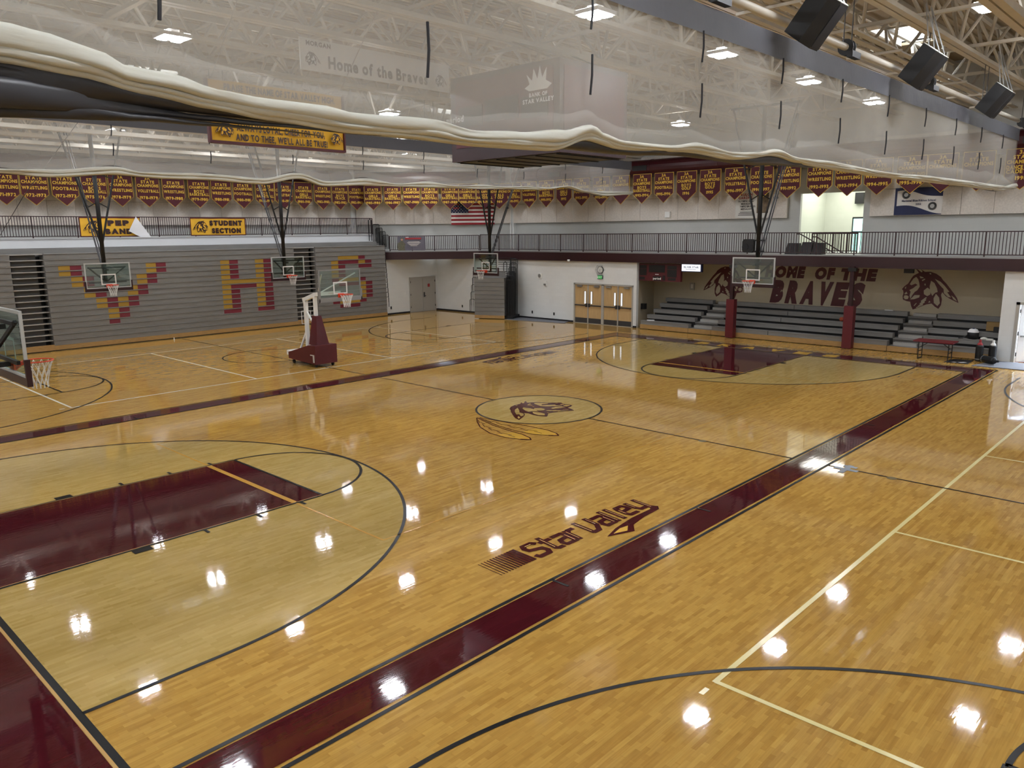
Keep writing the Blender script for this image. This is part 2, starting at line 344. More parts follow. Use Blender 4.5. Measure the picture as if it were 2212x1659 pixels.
for s in (-1, 1):
    strip(bl, (-BX-.03, s*(SY+.03)), (BX+.03, s*(SY+.03)), lw, z3); strip(bl, (s*(BX+.025), -SY-.05), (s*(BX+.025), SY+.05), lw+.02, z3)
    strip(bl, (-15.5, s*8.43), (15.5, s*8.43), lw, z3); strip(bl, (s*15.47, -8.45), (s*15.47, 8.45), lw, z3)
    for yc in (0, 50.4*ft, -50.4*ft):
        strip(bl, (s*BX, yc-R3), (s*HX, yc-R3), lw, z3); strip(bl, (s*BX, yc+R3), (s*HX, yc+R3), lw, z3)
        arc(bl, s*HX, yc, R3, 90 if s > 0 else -90, 270 if s > 0 else 90, lw, z3)
        arc(bl, s*28*ft, yc, RF-.02, 90 if s > 0 else -90, 270 if s > 0 else 90, lw, z4)
        strip(bl, (s*28*ft, yc-RF), (s*28*ft, yc+RF), lw, z4)
        for t in (-1, 1):
            strip(bl, (s*BX, yc+t*RF), (s*28*ft, yc+t*RF), lw*.8, z4)
            for d, wd, ln in ((7.4, .30, .17), (11, .06, .17), (14.3, .06, .17), (17.3, .06, .17)):
                xx = s*(47-d)*ft; rect(bl, xx-wd/2, xx+wd/2, min(yc+t*(RF+.03), yc+t*(RF+.03+ln)), max(yc+t*(RF+.03), yc+t*(RF+.03+ln)), z4)
    for xx in (-19*ft-2.6, -14*ft, 14*ft, 19*ft+2.6): strip(bl, (xx, s*(SY+.02)), (xx, s*(SY+.36)), .05, z4)
    arc(bl, 0, s*50.4*ft, RF, 0, 360, lw, z3)
    strip(bl, (0, s*RF), (0, s*SY), lw*.8, z3); strip(bl, (0, s*8.43), (0, s*24.0), lw*.8, z3)
arc(bl, 0, 0, RF, 0, 360, .06, z3)
part('court_line', bl, 'line_black', floor, label='black basketball court lines')
for s in (-1, 1):
    cr = MB()
    y0, y1 = s*35.35*ft, s*65.6*ft
    for yy in (y0, y1): strip(cr, (-30*ft-.025, yy), (30*ft+.025, yy), .068, z2)
    for xx in (-30*ft, -10*ft, 10*ft, 30*ft): strip(cr, (xx, y0), (xx, y1), .065, z2+.0007)
    for xx in (-30*ft, 30*ft): strip(cr, (xx*1.02, y0), (xx*1.036, y0), .06, z2); strip(cr, (xx*1.02, y1), (xx*1.036, y1), .06, z2)
    part('volleyball_line', cr, 'line_cream_sheen' if s > 0 else 'line_cream', floor, label='cream volleyball lines of the far side court whitened by painted reflection' if s > 0 else 'cream volleyball lines of the near side court')  # far court lines: reflected light painted in as a whiter cream
og = MB()
for s in (-1, 1):
    strip(og, (-30*ft, s*15*ft), (30*ft, s*15*ft), .035, z3); strip(og, (s*30*ft, -15*ft), (s*30*ft, 15*ft), .04, z3); strip(og, (s*10*ft, -15*ft), (s*10*ft, 15*ft), .02, z3)
    strip(og, (s*30*ft, -RF+.05), (s*30*ft, RF-.05), .11, z4)
part('thin_orange_line', og, 'line_orange', floor, label='thin orange volleyball lines on the main court')
gp = MB()
for s in (-1, 1):
    strip(gp, (s*14.41, -SY), (s*14.41, SY), .035, z4)
    for t in (-1, 1): strip(gp, (s*BX, t*(RF-.035)), (s*28*ft, t*(RF-.035)), .016, z5)
part('bare_wood_line', gp, 'line_wood', floor, label='bare wood gaps beside the black lines')
gl = MB()
for ch, yy in zip('BRAVES', (3.12, 2.0, .85, -.35, -1.5, -2.68)): text(gl, ch, (14.92, yy, z4), NY, X, .6, off=.0, width=.62, bold=.08)
part('gold_lettering', gl, 'line_gold', floor, fix=False, label='gold BRAVES lettering on the far baseline')
sv = MB(); go = MB(); iv = MB()
for s in (1, -1):
    u, v = (s, 0, 0), (0, s, 0); c = Vector((-6.7*s, -6.73*s, z3))
    def Q(x, y): return Vector((s*x, s*y, z3))
    for i in range(13):
        t = .014+.0040*i; xx = -8.78+i*.062; sv.add([Q(xx, -7.0), Q(xx+t, -7.0), Q(xx+t+.02, -6.46), Q(xx+.02, -6.46)], [(0, 1, 2, 3)])
    # block lettering: heavy strokes with a bare inline in every upright
    zk = [0.]
    def glyph(x0, wd, strokes, inl=()):
        def q(a, b, dz=0.): yy = -7.02+.56*b; return Vector((s*(x0+wd*a+.15*(b*.56)), s*yy, z3+dz))
        for st in strokes:
            for (a, b), (c_, d_) in zip(st, st[1:]):
                zk[0] = (zk[0]+.0002) % .0018; p_, r_ = q(a, b), q(c_, d_); dd = (r_-p_).normalized(); e = .028; strip(sv, p_-dd*e, r_+dd*e, .1, z3+zk[0])
        for (a, b), (c_, d_) in inl: strip(iv, q(a, b), q(c_, d_), .016, z4+.001)
    glyph(-7.9, .3, [[(.95, .82), (.8, .92), (.15, .92), (0, .75), (.1, .58), (.9, .45), (1, .25), (.85, .08), (.1, .08), (0, .2)]], [((.2, .86), (.7, .86))])
    glyph(-7.5, .2, [[(.3, 1.0), (.3, .15), (.5, .08), (1, .08)], [(-.15, .72), (1, .72)]], [((.3, .9), (.3, .2))])
    glyph(-7.22, .25, [[(0, .74), (.9, .74), (1, .6), (1, .06)], [(1, .45), (.15, .42), (0, .25), (.12, .08), (1, .08)]], [((1, .6), (1, .12))])
    glyph(-6.87, .19, [[(.0, .76), (.0, .06)], [(0, .6), (.4, .74), (1, .74)]], [((0, .7), (0, .1))])
    glyph(-6.5, .3, [[(0, .95), (.05, .06), (.55, .06), (1, .4), (1, .95)]], [((0, .9), (.03, .15)), ((1, .9), (1, .45))])
    glyph(-6.1, .24, [[(0, .78), (.9, .78), (1, .62), (1, .06)], [(1, .47), (.15, .44), (0, .25), (.12, .08), (1, .08)]], [((1, .62), (1, .12))])
    glyph(-5.76, .1, [[(0, .98), (0, .06)]], [((0, .94), (0, .1))]); glyph(-5.58, .1, [[(0, .98), (0, .06)]], [((0, .94), (0, .1))])
    glyph(-5.4, .24, [[(0, .42), (1, .46), (1, .62), (.85, .78), (.12, .78), (0, .6), (0, .25), (.15, .08), (1, .08)]], [((0, .6), (0, .25))])
    glyph(-5.04, .26, [[(0, .8), (0, .3), (.2, .14), (1, .14)], [(1, .82), (1, -.1)]], [((1, .76), (1, .0)), ((0, .76), (0, .35))])
    sv.poly([Q(-4.72, -6.98), Q(-4.66, -7.1), Q(-4.78, -7.2), Q(-5.3, -7.22), Q(-5.75, -7.3), Q(-5.98, -7.48), Q(-6.5, -7.28), Q(-6.1, -7.16), Q(-5.5, -7.08), Q(-4.9, -7.08)])
    go.poly([Q(-5.85, -7.25)+Vector((0, 0, .0008)), Q(-6.05, -7.38)+Vector((0, 0, .0008)), Q(-6.32, -7.28)+Vector((0, 0, .0008)), Q(-6.05, -7.22)+Vector((0, 0, .0008))])
ed, el = sv, MB()
emblem(ed, el, (-.18, .02, z3), X, Y, 2.45, flip=True, off=.0)
# two loose feathers hanging off the centre circle
def feather(p, q, wd, bend):
    p, q = Vector((p[0], p[1], z3)), Vector((q[0], q[1], z3)); d = (q-p); a = Vector((-d.y, d.x, 0)).normalized(); O = []; G = []
    prof = [(0, .03), (.15, .35), (.35, .7), (.6, 1), (.8, .95), (.93, .5), (1, 0)]
    def W(t, k): return p+d*t+a*(bend*math.sin(math.pi*t)+wd/2*k)
    up = [W(t, k) for t, k in prof]; dn = [W(t, -k) for t, k in prof]
    for side in (up, dn):
        for i in range(len(side)-1): strip(sv, side[i], side[i+1], .035, z3)
    for i in range(9):
        t = .1+.08*i; strip(sv, W(t, -.1), W(t+.1, .12 if i % 2 else -.25), .02, z3)
    ts = [.68, .74, .8, .87, .93, .985]
    go.poly([(*W(t, interp(prof, t)*.9).xy, z2) for t in ts]+[(*W(t, -interp(prof, t)*.9).xy, z2) for t in reversed(ts)])
    strip(sv, W(.93, -.5), W(1, 0), .07, z4)
feather((-1.98, .55), (-2.72, -2.15), .55, -.28); feather((-1.93, .5), (-1.95, -2.4), .6, -.1)
part('maroon_lettering', sv, 'maroon_stain', floor, fix=False, label='maroon Star Valley lettering and feathered head emblem')
part('emblem_highlight', el, 'maple_light', floor, fix=False); part('lettering_inline', iv, 'line_wood', floor, fix=False); part('gold_accent', go, 'line_gold', floor, fix=False)
# ---- walls
ZC = 11.8
m = MB(); m.box(13.1, 17.7, 24.6, 24.8, 0, 3.6); struct('wall_left_lower', m, 'cmu_white_x')
m = MB(); m.box(17.7, 17.9, 12.96, 24.8, 0, 3.45); m.box(17.7, 17.9, 8.75, 8.95, 0, 3.45); m.box(17.7, 17.9, 8.95, 12.96, 2.22, 3.45)
struct('wall_far_lower', m, 'cmu_white_y')
m = MB(); m.prism([(17.9, 8.75, 0), (20.5, 9.5, 0), (20.5, 9.7, 0), (17.9, 8.95, 0)], (0, 0, 3.5)); struct('wall_recess_left', m, 'cmu_cream_y')
m = MB(); m.box(20.5, 20.7, -8.1, 9.7, 0, 3.5); wr = struct('wall_recess_back', m, 'cmu_cream_y')
m = MB(); m.box(17.9, 20.5, -8.1, -7.9, 0, 3.5); m.box(17.7, 17.9, -8.42, -7.9, 0, 3.45); m.box(17.7, 17.9, -10.3, -8.42, 2.25, 3.45); m.box(17.7, 17.9, -27.8, -10.3, 0, 3.45)
struct('wall_far_right', m, 'cmu_white_y')
m = MB()
m.box(20.6, 20.8, 1.45, 20.3, 3.9, ZC); m.box(20.6, 20.8, -1.5, 1.45, 6.72, ZC); m.box(20.6, 20.8, -27.8, -1.5, 3.9, ZC); struct('wall_far_upper', m, 'cmu_gray_y')
m = MB(); m.prism([(20.6, 20.3, 3.9), (20.8, 20.4, 3.9), (13.4, 27.8, 3.9), (13.3, 27.6, 3.9)], (0, 0, ZC-3.9)); struct('wall_corner_upper', m, 'cmu_gray_x')
m = MB(); m.box(-20.8, 13.35, 27.6, 27.8, 0, ZC); struct('wall_left_upper', m, 'cmu_gray_x')
m = MB(); m.box(-20.8, 20.8, -27.8, -27.6, 0, ZC); struct('wall_right', m, 'cmu_white_x')
m = MB(); m.box(-20.8, -20.6, -27.8, 27.8, 0, ZC); struct('wall_near', m, 'cmu_white_y')
# fabric covered sound panels standing proud of the upper walls, one course per wall
def panels(name, p, q, n0, zs, skip=lambda t: False):
    p, q = Vector(p), Vector(q); d = (q-p); L = d.length; d.normalize(); n = Vector(n0).normalized(); k = round(L/1.22); wd = L/k; mb = MB()
    for i in range(k):
        for za, zb in zs:
            c = p+d*(i+.5)*wd+n*.16; c.z = (za+zb)/2; mb.obox(c, d*(wd/2-.006), Vector((0, 0, (zb-za)/2-.006)), n*.08)
    mb.obox((p+q)/2+n*.07+Vector((0, 0, (zs[0][0]+zs[-1][1])/2)), d*L/2, Vector((0, 0, (zs[-1][1]-zs[0][0])/2)), n*.07, 1)
    return struct(name, mb, ['acoustic', 'panel_joint'])
ZS = [(5.6, 6.76), (6.76, 9.0)]
panels('wall_left_panels', (-20.4, 27.6, 0), (13.1, 27.6, 0), (0, -1, 0), ZS)
panels('wall_corner_panels', (13.5, 27.4, 0), (20.45, 20.45, 0), (-1, -1, 0), ZS)
panels('wall_far_panels', (20.6, 20.1, 0), (20.6, 2.0, 0), (-1, 0, 0), ZS)
panels('wall_far_panels_beyond', (20.6, -1.85, 0), (20.6, -27.4, 0), (-1, 0, 0), ZS)
m = MB(); m.box(13.0, 13.35, 27.3, 27.6, 3.9, ZC); struct('column_corner', m, 'cmu_white_x')
m = MB(); m.tube([(20.35, 20.32, 3.9), (20.35, 20.32, 9.0)], .06, 10); m.box(20.42, 20.6, 20.1, 20.5, 3.9, ZC); struct('column_corner_beyond', m, 'cmu_white_x')
# ceiling deck with skylight openings
sky = [(14.5, -4.7), (-2.4, 18.7), (-2.4, -4.7), (14.5, 18.7)]
xs = sorted({-20.8, 20.8}|{a+d for a, b in sky for d in (-1.6, 1.6)}); ys = sorted({-27.8, 27.8}|{b+d for a, b in sky for d in (-.7, .7)})
m = MB()
for x0, x1 in zip(xs, xs[1:]):
    for y0, y1 in zip(ys, ys[1:]):
        if any(abs((x0+x1)/2-a) < 1.5 and abs((y0+y1)/2-b) < .6 for a, b in sky): continue
        m.box(x0, x1, y0, y1, ZC, ZC+.15)
for i in range(232):   # corrugation ribs of the metal deck
    yy = -27.6+i*.24
    if any(abs(yy-b) < .75 for a, b in sky): continue
    m.box(-20.6, 20.6, yy, yy+.09, ZC-.05, ZC)
struct('ceiling', m, 'deck')
for i, (a, b) in enumerate(sky):
    m = MB(); m.box(a-1.6, a+1.6, b-.7, b+.7, ZC+.25, ZC+.3); o = struct('window_%d' % (i+1), m, 'sky_lens')
    k = MB(); k.box(a-1.65, a+1.65, b-.76, b-.68, ZC-.02, ZC+.3); k.box(a-1.65, a+1.65, b+.68, b+.76, ZC-.02, ZC+.3)
    for dx in (-1.63, -.55, .55, 1.63): k.box(a+dx-.03, a+dx+.03, b-.7, b+.7, ZC+.1, ZC+.24)
    part('skylight_frame', k, 'truss', o)
# balcony slab and fascia beam
m = MB(); m.prism([(17.72, -27.6, 3.5), (20.6, -27.6, 3.5), (20.6, 20.3, 3.5), (13.3, 27.6, 3.5), (13.2, 24.9, 3.5), (13.45, 24.75, 3.5), (17.72, 20.5, 3.5)], (0, 0, .42)); struct('floor_balcony', m, 'cmu_gray_x')
m = MB(); m.box(-20.6, 13.6, 25.75, 27.6, 4.6, 4.98); struct('floor_balcony_left', m, 'cmu_gray_x')
m = MB(); m.box(17.55, 17.72, -27.6, 20.45, 3.44, 3.9); m.obox((15.52, 22.6, 3.67), Vector((-1, 1, 0)).normalized()*3.02, (0, 0, .23), Vector((1, 1, 0)).normalized()*.08); m.box(17.5, 17.55, -27.6, 20.4, 3.44, 3.47)
struct('trim_balcony_fascia', m, 'maroon_dark')
m = MB(); m.box(17.62, 17.72, -27.6, 20.45, 3.9, 3.96); m.obox((15.55, 22.63, 3.93), Vector((-1, 1, 0)).normalized()*3.0, (0, 0, .03), Vector((1, 1, 0)).normalized()*.06); struct('trim_balcony_edge', m, 'steel')
# baseboards
m = MB(); m.box(13.1, 15.28, 24.56, 24.6, 0, .1); m.box(17.5, 17.7, 24.56, 24.6, 0, .1); struct('baseboard_left', m, 'black_rubber')
m = MB(); m.box(17.66, 17.7, 13.0, 24.6, 0, .1); m.box(17.66, 17.7, 8.72, 8.92, 0, .1); struct('baseboard_far', m, 'black_rubber')
# vestibule beyond the opening in the upper far wall
m = MB(); m.box(25.0, 25.2, .55, 2.2, 3.9, 7.4); m.box(25.0, 25.2, -1.7, .02, 3.9, 7.4); m.box(25, 25.2, .02, .55, 5.62, 7.4); m.box(20.8, 25, 2.0, 2.2, 3.9, 7.4); m.box(20.8, 25, -1.7, -1.5, 3.9, 7.4); struct('wall_vestibule', m, 'cmu_green_y')
m = MB(); m.box(20.6, 25.2, -1.7, 2.2, 3.7, 3.92); m.box(20.8, 25.2, -1.7, 2.2, 7.4, 7.5); struct('floor_vestibule', m, 'cmu_gray_x')
m = MB(); m.box(25.05, 25.08, .04, .53, 3.95, 5.56); o = struct('window_5', m, 'grass_view')
k = MB(); k.box(24.98, 25.2, .0, .56, 5.56, 5.64); k.box(24.98, 25.2, .0, .04, 3.92, 5.6); k.box(24.98, 25.2, .53, .57, 3.92, 5.6); k.box(25.0, 25.1, .03, .53, 4.88, 4.93); part('window_frame', k, 'black', o)
# corridor behind the right hand door
m = MB(); m.box(17.9, 24, -8.3, -8.15, 0, 3); m.box(24, 24.15, -12.3, -8.15, 0, 3); m.box(17.9, 24.15, -12.3, -12.15, 0, 3); m.box(17.9, 24.15, -12.3, -8.15, 3, 3.1); struct('wall_corridor', m, 'hall_wall')
m = MB(); m.box(17.9, 24, -12.15, -8.3, 0, .01); struct('floor_corridor', m, 'hall_carpet')
def area(name, loc, sx, sy, power, col=(1, 1, 1), rot=(0, 0, 0)):
    l = bpy.data.lights.new(name, 'AREA'); l.shape = 'RECTANGLE'; l.size = sx; l.size_y = sy; l.energy = power; l.color = col
    o = bpy.data.objects.new(name, l); C.objects.link(o); o.location = loc; o.rotation_euler = rot; return o
area('corridor_daylight', (21, -10.2, 2.95), 5, 3, 1300, (.85, .93, 1))
area('vestibule_light', (23, .3, 7.3), 3, 2.5, 120, (1, .98, .9))
# ------------------------------------------------------------------ roof trusses, duct, lamps
t = thing('roof_truss', 'cream steel roof truss with V shaped web struts under the roof deck', 'truss', (0, 0, 9.85), 'roof trusses running the length of the gym')
m = MB(); m.box(-20.5, 20.5, -.17, -.02, 0, .1); m.box(-20.5, 20.5, .02, .17, 0, .1); m.box(-20.5, 20.5, -.02, .02, .07, .1); part('bottom_chord', m, 'truss', t, local=True)
m = MB(); m.box(-20.5, 20.5, -.72, -.6, 1.72, 1.84); m.box(-20.5, 20.5, .6, .72, 1.72, 1.84); part('top_chord', m, 'truss', t, local=True)
m = MB()
for i in range(15):
    x0 = -18.9+2.7*i
    for sy in (-1, 1):
        for dx in (-1.35, 1.35): m.tube([(x0, 0, .08), (x0+dx, sy*.66, 1.75)], .05, 6)
    m.tube([(x0+1.35, -.66, 1.75), (x0+1.35, .66, 1.75)], .035, 6)
part('web', m, 'truss', t, local=True)
TY = [-8.1+2.67*k for k in range(-7, 14)]
for i, yy in enumerate(TY):
    o = t if i == 0 else copy_tree(t, (0, yy, 9.85))
    o.location = (0, yy, 9.85 if abs(yy) < 10.5 else 8.95); o.scale.z = 1.0 if abs(yy) < 10.5 else 1.53
WL[t.name] = Vector(t.location)
m = MB()
for k in range(9):
    xx = -18+4.5*k; m.box(xx-.06, xx+.06, -27.5, 27.5 if xx < 12 else (25 if xx < 15 else 21), 10.0, 10.08)
m2 = m; solo('cross_bracing', m, 'truss', 'thin steel cross braces tying the roof trusses together', 'bracing')
# catwalk style cable tray with long slots beside the near curtain
m = MB()
for dy in (0, .3, .6, .9): m.box(-20, 20, -7.25+dy, -7.08+dy, 9.62, 9.66)
for k in range(13): m.bar((-19+3.1*k, -7.4, 9.58), (-19+3.1*k, -6.0, 9.58), .06, .06)
solo('cable_tray', m, 'truss', 'long slotted cable tray hung under the trusses by the near curtain', 'tray')
for lab, p0, p1 in (('maroon round air duct above the banners on the left wall', (-19, 26.87, 8.35), (12.6, 26.87, 8.35)), ('maroon round air duct above the banners on the corner wall', (13.05, 26.7, 8.35), (19.65, 20.1, 8.35)), ('maroon round air duct above the banners on the far wall', (19.87, 19.4, 8.35), (19.87, -25, 8.35))):
    p0, p1 = Vector(p0), Vector(p1); dd = (p1-p0).normalized(); nn = Vector((dd.y, -dd.x, 0))
    d = thing('air_duct', lab, 'duct', tuple((p0+p1)/2), 'maroon air ducts')
    m = MB(); m.tube([p0, p1], .45, 20); part('duct_pipe', m, 'duct_maroon', d, smooth=False)
    m = MB(); q = 2.0
    while q < (p1-p0).length: m.tube([p0+dd*q, p0+dd*(q+.1)], .465, 20); q += 4.0
    part('duct_collar', m, 'duct_maroon', d)
    if p1.y < 0:
        for k in range(5): m = MB(); m.obox(p0+dd*(3.5+6*k)+nn*.44, dd*.45, nn*.03, (0, 0, .13)); part('grille', m, 'black', d)
l = thing('ceiling_lamp', 'glowing twin panel high bay lamp hung from the roof trusses', 'lamp', (0, 0, 9.5), 'high bay lamps under the roof')
m = MB(); m.box(-.33, .33, -.31, .31, .02, .1); m.box(-.12, .12, -.12, .12, .1, .2); part('housing', m, 'white_paint', l, local=True)
m = MB(); m.box(-.3, -.15, -.28, .28, .1, .112); m.box(.15, .3, -.28, .28, .1, .112); part('up_lens', m, 'up_lens', l, local=True)
m = MB(); m.tube([(0, 0, .2), (0, 0, .4)], .015, 6); part('hanger', m, 'steel', l, local=True)
for sx in (-1, 1):
    for sy in (-1, 1): m = MB(); m.box(sx*.16-.1, sx*.16+.1, sy*.15-.1, sy*.15+.1, -.005, .02); part('lens', m, 'lamp_lens', l, local=True)
first = True
for xx in (-18.9, -13.5, -8.1, -2.7, 2.7, 8.1, 13.8):
    for yy in (-22.4, -16.3, -10.1, -4.0, 4.0, 9.9, 16.2, 22.3):
        if first: l.location = (xx, yy, 9.5); first = False
        else: copy_tree(l, (xx, yy, 9.5))
b = None
for yy, wh in ((6.7, 'nearest the wall scoreboard'), (2.3, 'between scoreboard and first maroon post'), (-1.9, 'beside the second maroon post'), (-5.9, 'above the folding table')):
    b = thing('downlight', 'round recessed lamp under the balcony '+wh, 'lamp', (18.9, yy, 3.44), 'recessed lamps under the balcony')
    m = MB(); m.lathe([(.2, 0), (.24, 0), (.24, .06), (.2, .06)], n=20); part('trim_ring', m, 'white_paint', b, local=True)
    m = MB(); m.lathe([(.19, .01), (.19, .05)], n=20); part('lens', m, 'soft_lens', b, local=True)
# ------------------------------------------------------------------ divider curtains
NT = [(-17.2, 6.72), (-14.83, 6.55), (-14.61, 6.53), (-14.26, 6.47), (-14.04, 6.38), (-13.72, 6.37), (-13.34, 6.29), (-12.88, 6.27), (-12.26, 6.27), (-12.01, 6.24), (-10.99, 6.27), (-10.42, 6.21), (-9.68, 6.25), (-8.83, 6.34), (-8.26, 6.45), (-8.03, 6.37), (-7.56, 6.3), (-6.4, 6.31), (-5.62, 6.42), (-5.35, 6.41), (-4.61, 6.35), (-3.64, 6.39), (-2.94, 6.5), (-2.16, 6.4), (-.44, 6.43), (.04, 6.42), (2.79, 6.36), (6.27, 6.42), (10.35, 6.44), (14.43, 6.45), (16.35, 6.6)]
NG = [(-17.2, 6.4), (-14.86, 6.29), (-14.41, 6.26), (-13.92, 6.19), (-13.4, 6.14), (-12.89, 6.1), (-12.02, 6.06), (-11.09, 6.07), (-10.43, 6.06), (-9.01, 6.08), (-8.27, 6.26), (-7.56, 6.2), (-5.75, 6.27), (-4.6, 6.24), (-2.93, 6.36), (-.89, 6.3), (2.82, 6.27), (6.3, 6.28), (9.89, 6.29), (13.87, 6.27), (16.2, 6.4)]
NB = [(-17.2, 6.1), (-14.87, 6.05), (-14.0, 6.03), (-13.36, 6.02), (-11.97, 6.0), (-10.7, 6.0), (-8.37, 6.06), (-7.44, 6.06), (-5.74, 6.14), (-3.95, 6.12), (-2.14, 6.18), (.07, 6.23), (2.82, 6.2), (6.32, 6.22), (9.92, 6.24), (13.92, 6.18), (16.2, 6.36)]
FT_ = [(-15, 6.85), (-10.81, 6.84), (-9.77, 6.88), (-8.11, 7.03), (-7.45, 6.93), (-5.44, 6.96), (-3.8, 6.9), (-2.52, 7.12), (-1.44, 6.9), (.23, 7.06), (1.48, 6.93), (2.95, 7.06), (4.42, 6.95), (5.85, 7.05), (7.2, 7.0), (8.48, 7.08), (9.9, 7.02), (11.2, 7.16), (12.5, 6.99), (13.99, 7.03), (16.3, 7.06)]
FB_ = [(-15, 6.62), (-10.83, 6.62), (-9.81, 6.57), (-8.08, 6.7), (-6.83, 6.65), (-5.47, 6.66), (-3.82, 6.6), (-2.41, 6.82), (-1.46, 6.62), (.21, 6.7), (2.55, 6.71), (4.9, 6.74), (8.98, 6.82), (11.16, 6.98), (12.6, 6.8), (13.93, 6.68), (16.3, 6.8)]
def fold(mb, x0, x1, zt, zb, yc, dp, seed, mi=0, step=.12, amp=.05, taper=.4):
    P = []; n = int((x1-x0)/step)
    for i in range(n+1):
        x = x0+(x1-x0)*i/n; a, b = zt(x), zb(x); h = max(.03, (a-b)/2); c = (a+b)/2; y = yc+amp*nz(x*.55, seed)+amp*.5*nz(x*1.7, seed+9); r = []
        e = .35+.65*min(1, (x-x0)/.4, (x1-x)/taper); h = h*(1 if taper < .5 else max(.06, min(1, (x1-x)/taper))); crs = .018*nz(x*2.6, seed*1.7)+.022*abs(nz(x*.9+seed, 2.2))
        for j in range(14):
            q = 2*math.pi*j/14; cs, sn = math.cos(q), math.sin(q)
            r.append((x, y+crs*math.sin(q*2+x*1.7+seed)+dp*e*math.copysign(abs(cs)**.7, cs)*(1+.3*nz(x*1.3, j*.7, seed)), c+h*math.copysign(abs(sn)**.85, sn)*(1+.12*nz(x*1.1, j*.5, seed+3))))
        P.append(r)
    mb.grid(P, mi, close=True); k = len(P); b = len(mb.v)-k*14
    mb.f += [tuple(b+j for j in range(14)), tuple(b+(k-1)*14+j for j in reversed(range(14)))]; mb.m += [mi, mi]
def curtain(label, y0, x0, x1, top, mid, bot, ztop, straps, near):
    t = thing('divider_curtain', label, 'curtain', ((x0+x1)/2, y0, 6.0))
    P = []; nx = int((x1-x0)/.11); nzv = 18
    for i in range(nx+1):
        x = x0+(x1-x0)*i/nx; zb = top(x)-.05; r = []
        ds = min(abs(x-s) for s in straps); e = min(1, (x1-x)/.5)
        for j in range(nzv+1):
            f = j/nzv; z = ztop+(zb-ztop)*f
            pull = math.exp(-(ds/.28)**2)
            y = y0+(.05*nz(x*.9, z*.9, y0)+.035*nz(x*2.3, z*1.1, y0+5)+.06*f*nz(x*1.1, 3.3, y0))*(.25+f)-.08*f*pull*(1-f*.5)+.14*max(0, f-.8)*math.sin(x*2.3+nz(x)*3)
            r.append((x-(.18*math.sin(f*3.1)*(1-e)), y, z+.05*pull*f*f))
        P.append(r)
    m = MB(); m.grid(P); m.grid([[(a, b+.02, c) for a, b, c in r] for r in P]); ([m.grid([[(a, b+q, c) for a, b, c in r] for r in P]) for q in (.04, .06)] if near else None); part('mesh_panel', m, 'curtain_mesh' if near else 'curtain_mesh_far', t, smooth=True, fix=False)
    # second layer where the sheer cloth starts to gather above the folds
    P = []
    for i in range(nx+1):
        x = x0+(x1-x0)*i/nx; zb = top(x)-.04; h = .22+.1*nz(x*.7, 8.)+(.14 if near and x > -2 else 0)
        P.append([(x, y0-.06-.07*math.sin(j/5*math.pi)*(1+.8*nz(x*1.6, j*.4))-.02, zb+h*(1-j/5)) for j in range(6)])
    m = MB(); m.grid(P); part('gathered_hem', m, 'curtain_hem', t, smooth=True, fix=False)
    m = MB(); L = lambda a, b, k: (lambda x: a(x)+(b(x)-a(x))*k)
    if near:
        fold(m, x0, x1, lambda x: top(x)-.01, L(top, mid, .66), y0-.12, .06, 1., amp=.03); fold(m, x0, x1, L(top, mid, .58), L(top, mid, .86), y0-.09, .06, 2., amp=.05); fold(m, x0, x1, L(top, mid, .8), mid, y0-.03, .07, 3., amp=.06)
        fold(m, x0, x1, L(top, mid, .1), L(top, mid, .9), y0+.12, .08, 7.)
    else:
        fold(m, x0, x1, lambda x: top(x)-.05, L(top, mid, .62), y0-.12, .08, 11., amp=.04); fold(m, x0, x1, L(top, mid, .5), mid, y0-.05, .1, 12., amp=.04)
    part('vinyl_fold', m, 'vinyl_beige', t, smooth=True, fix=True)
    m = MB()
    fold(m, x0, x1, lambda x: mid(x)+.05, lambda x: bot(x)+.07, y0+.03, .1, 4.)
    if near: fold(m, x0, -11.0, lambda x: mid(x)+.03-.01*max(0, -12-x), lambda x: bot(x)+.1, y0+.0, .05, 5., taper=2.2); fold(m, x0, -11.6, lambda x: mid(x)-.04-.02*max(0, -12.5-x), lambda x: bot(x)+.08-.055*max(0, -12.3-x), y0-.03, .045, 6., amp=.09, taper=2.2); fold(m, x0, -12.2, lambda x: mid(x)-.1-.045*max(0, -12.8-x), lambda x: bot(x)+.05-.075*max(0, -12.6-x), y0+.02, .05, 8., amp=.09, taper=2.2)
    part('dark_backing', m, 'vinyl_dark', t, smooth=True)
    m = MB(); P = []
    for i in range(nx+1):
        x = x0+(x1-x0)*i/nx; P.append([(x, y0-.03+.015*nz(x*2, z*3), z) for z in (ztop+.36, ztop+.2, ztop, ztop-.04)])
    m.grid(P); m.box(x0, x1, y0+.02, y0+.06, ztop+.2, ztop+.36); part('valance', m, 'valance', t, smooth=False, fix=False)
    for s in straps:
        if s < x0+.2 or s > x1-.1: continue
        zt = top(s); H = ztop-zt
        for a, b in ((.97, .70), (.52, .22)): m = MB(); m.tube([(s+.03*nz(s, a), y0-.12, zt+H*a), (s, y0-.13, zt+H*(a+b)/2), (s-.02, y0-.12, zt+H*b)], .016, 6); part('lift_strap', m, 'black_rubber', t)
    m = MB(); m.tube([(x0, y0, ztop+.62), (x1-.3, y0, ztop+.62)], .07, 10); part('drive_pipe', m, 'truss', t, smooth=True)
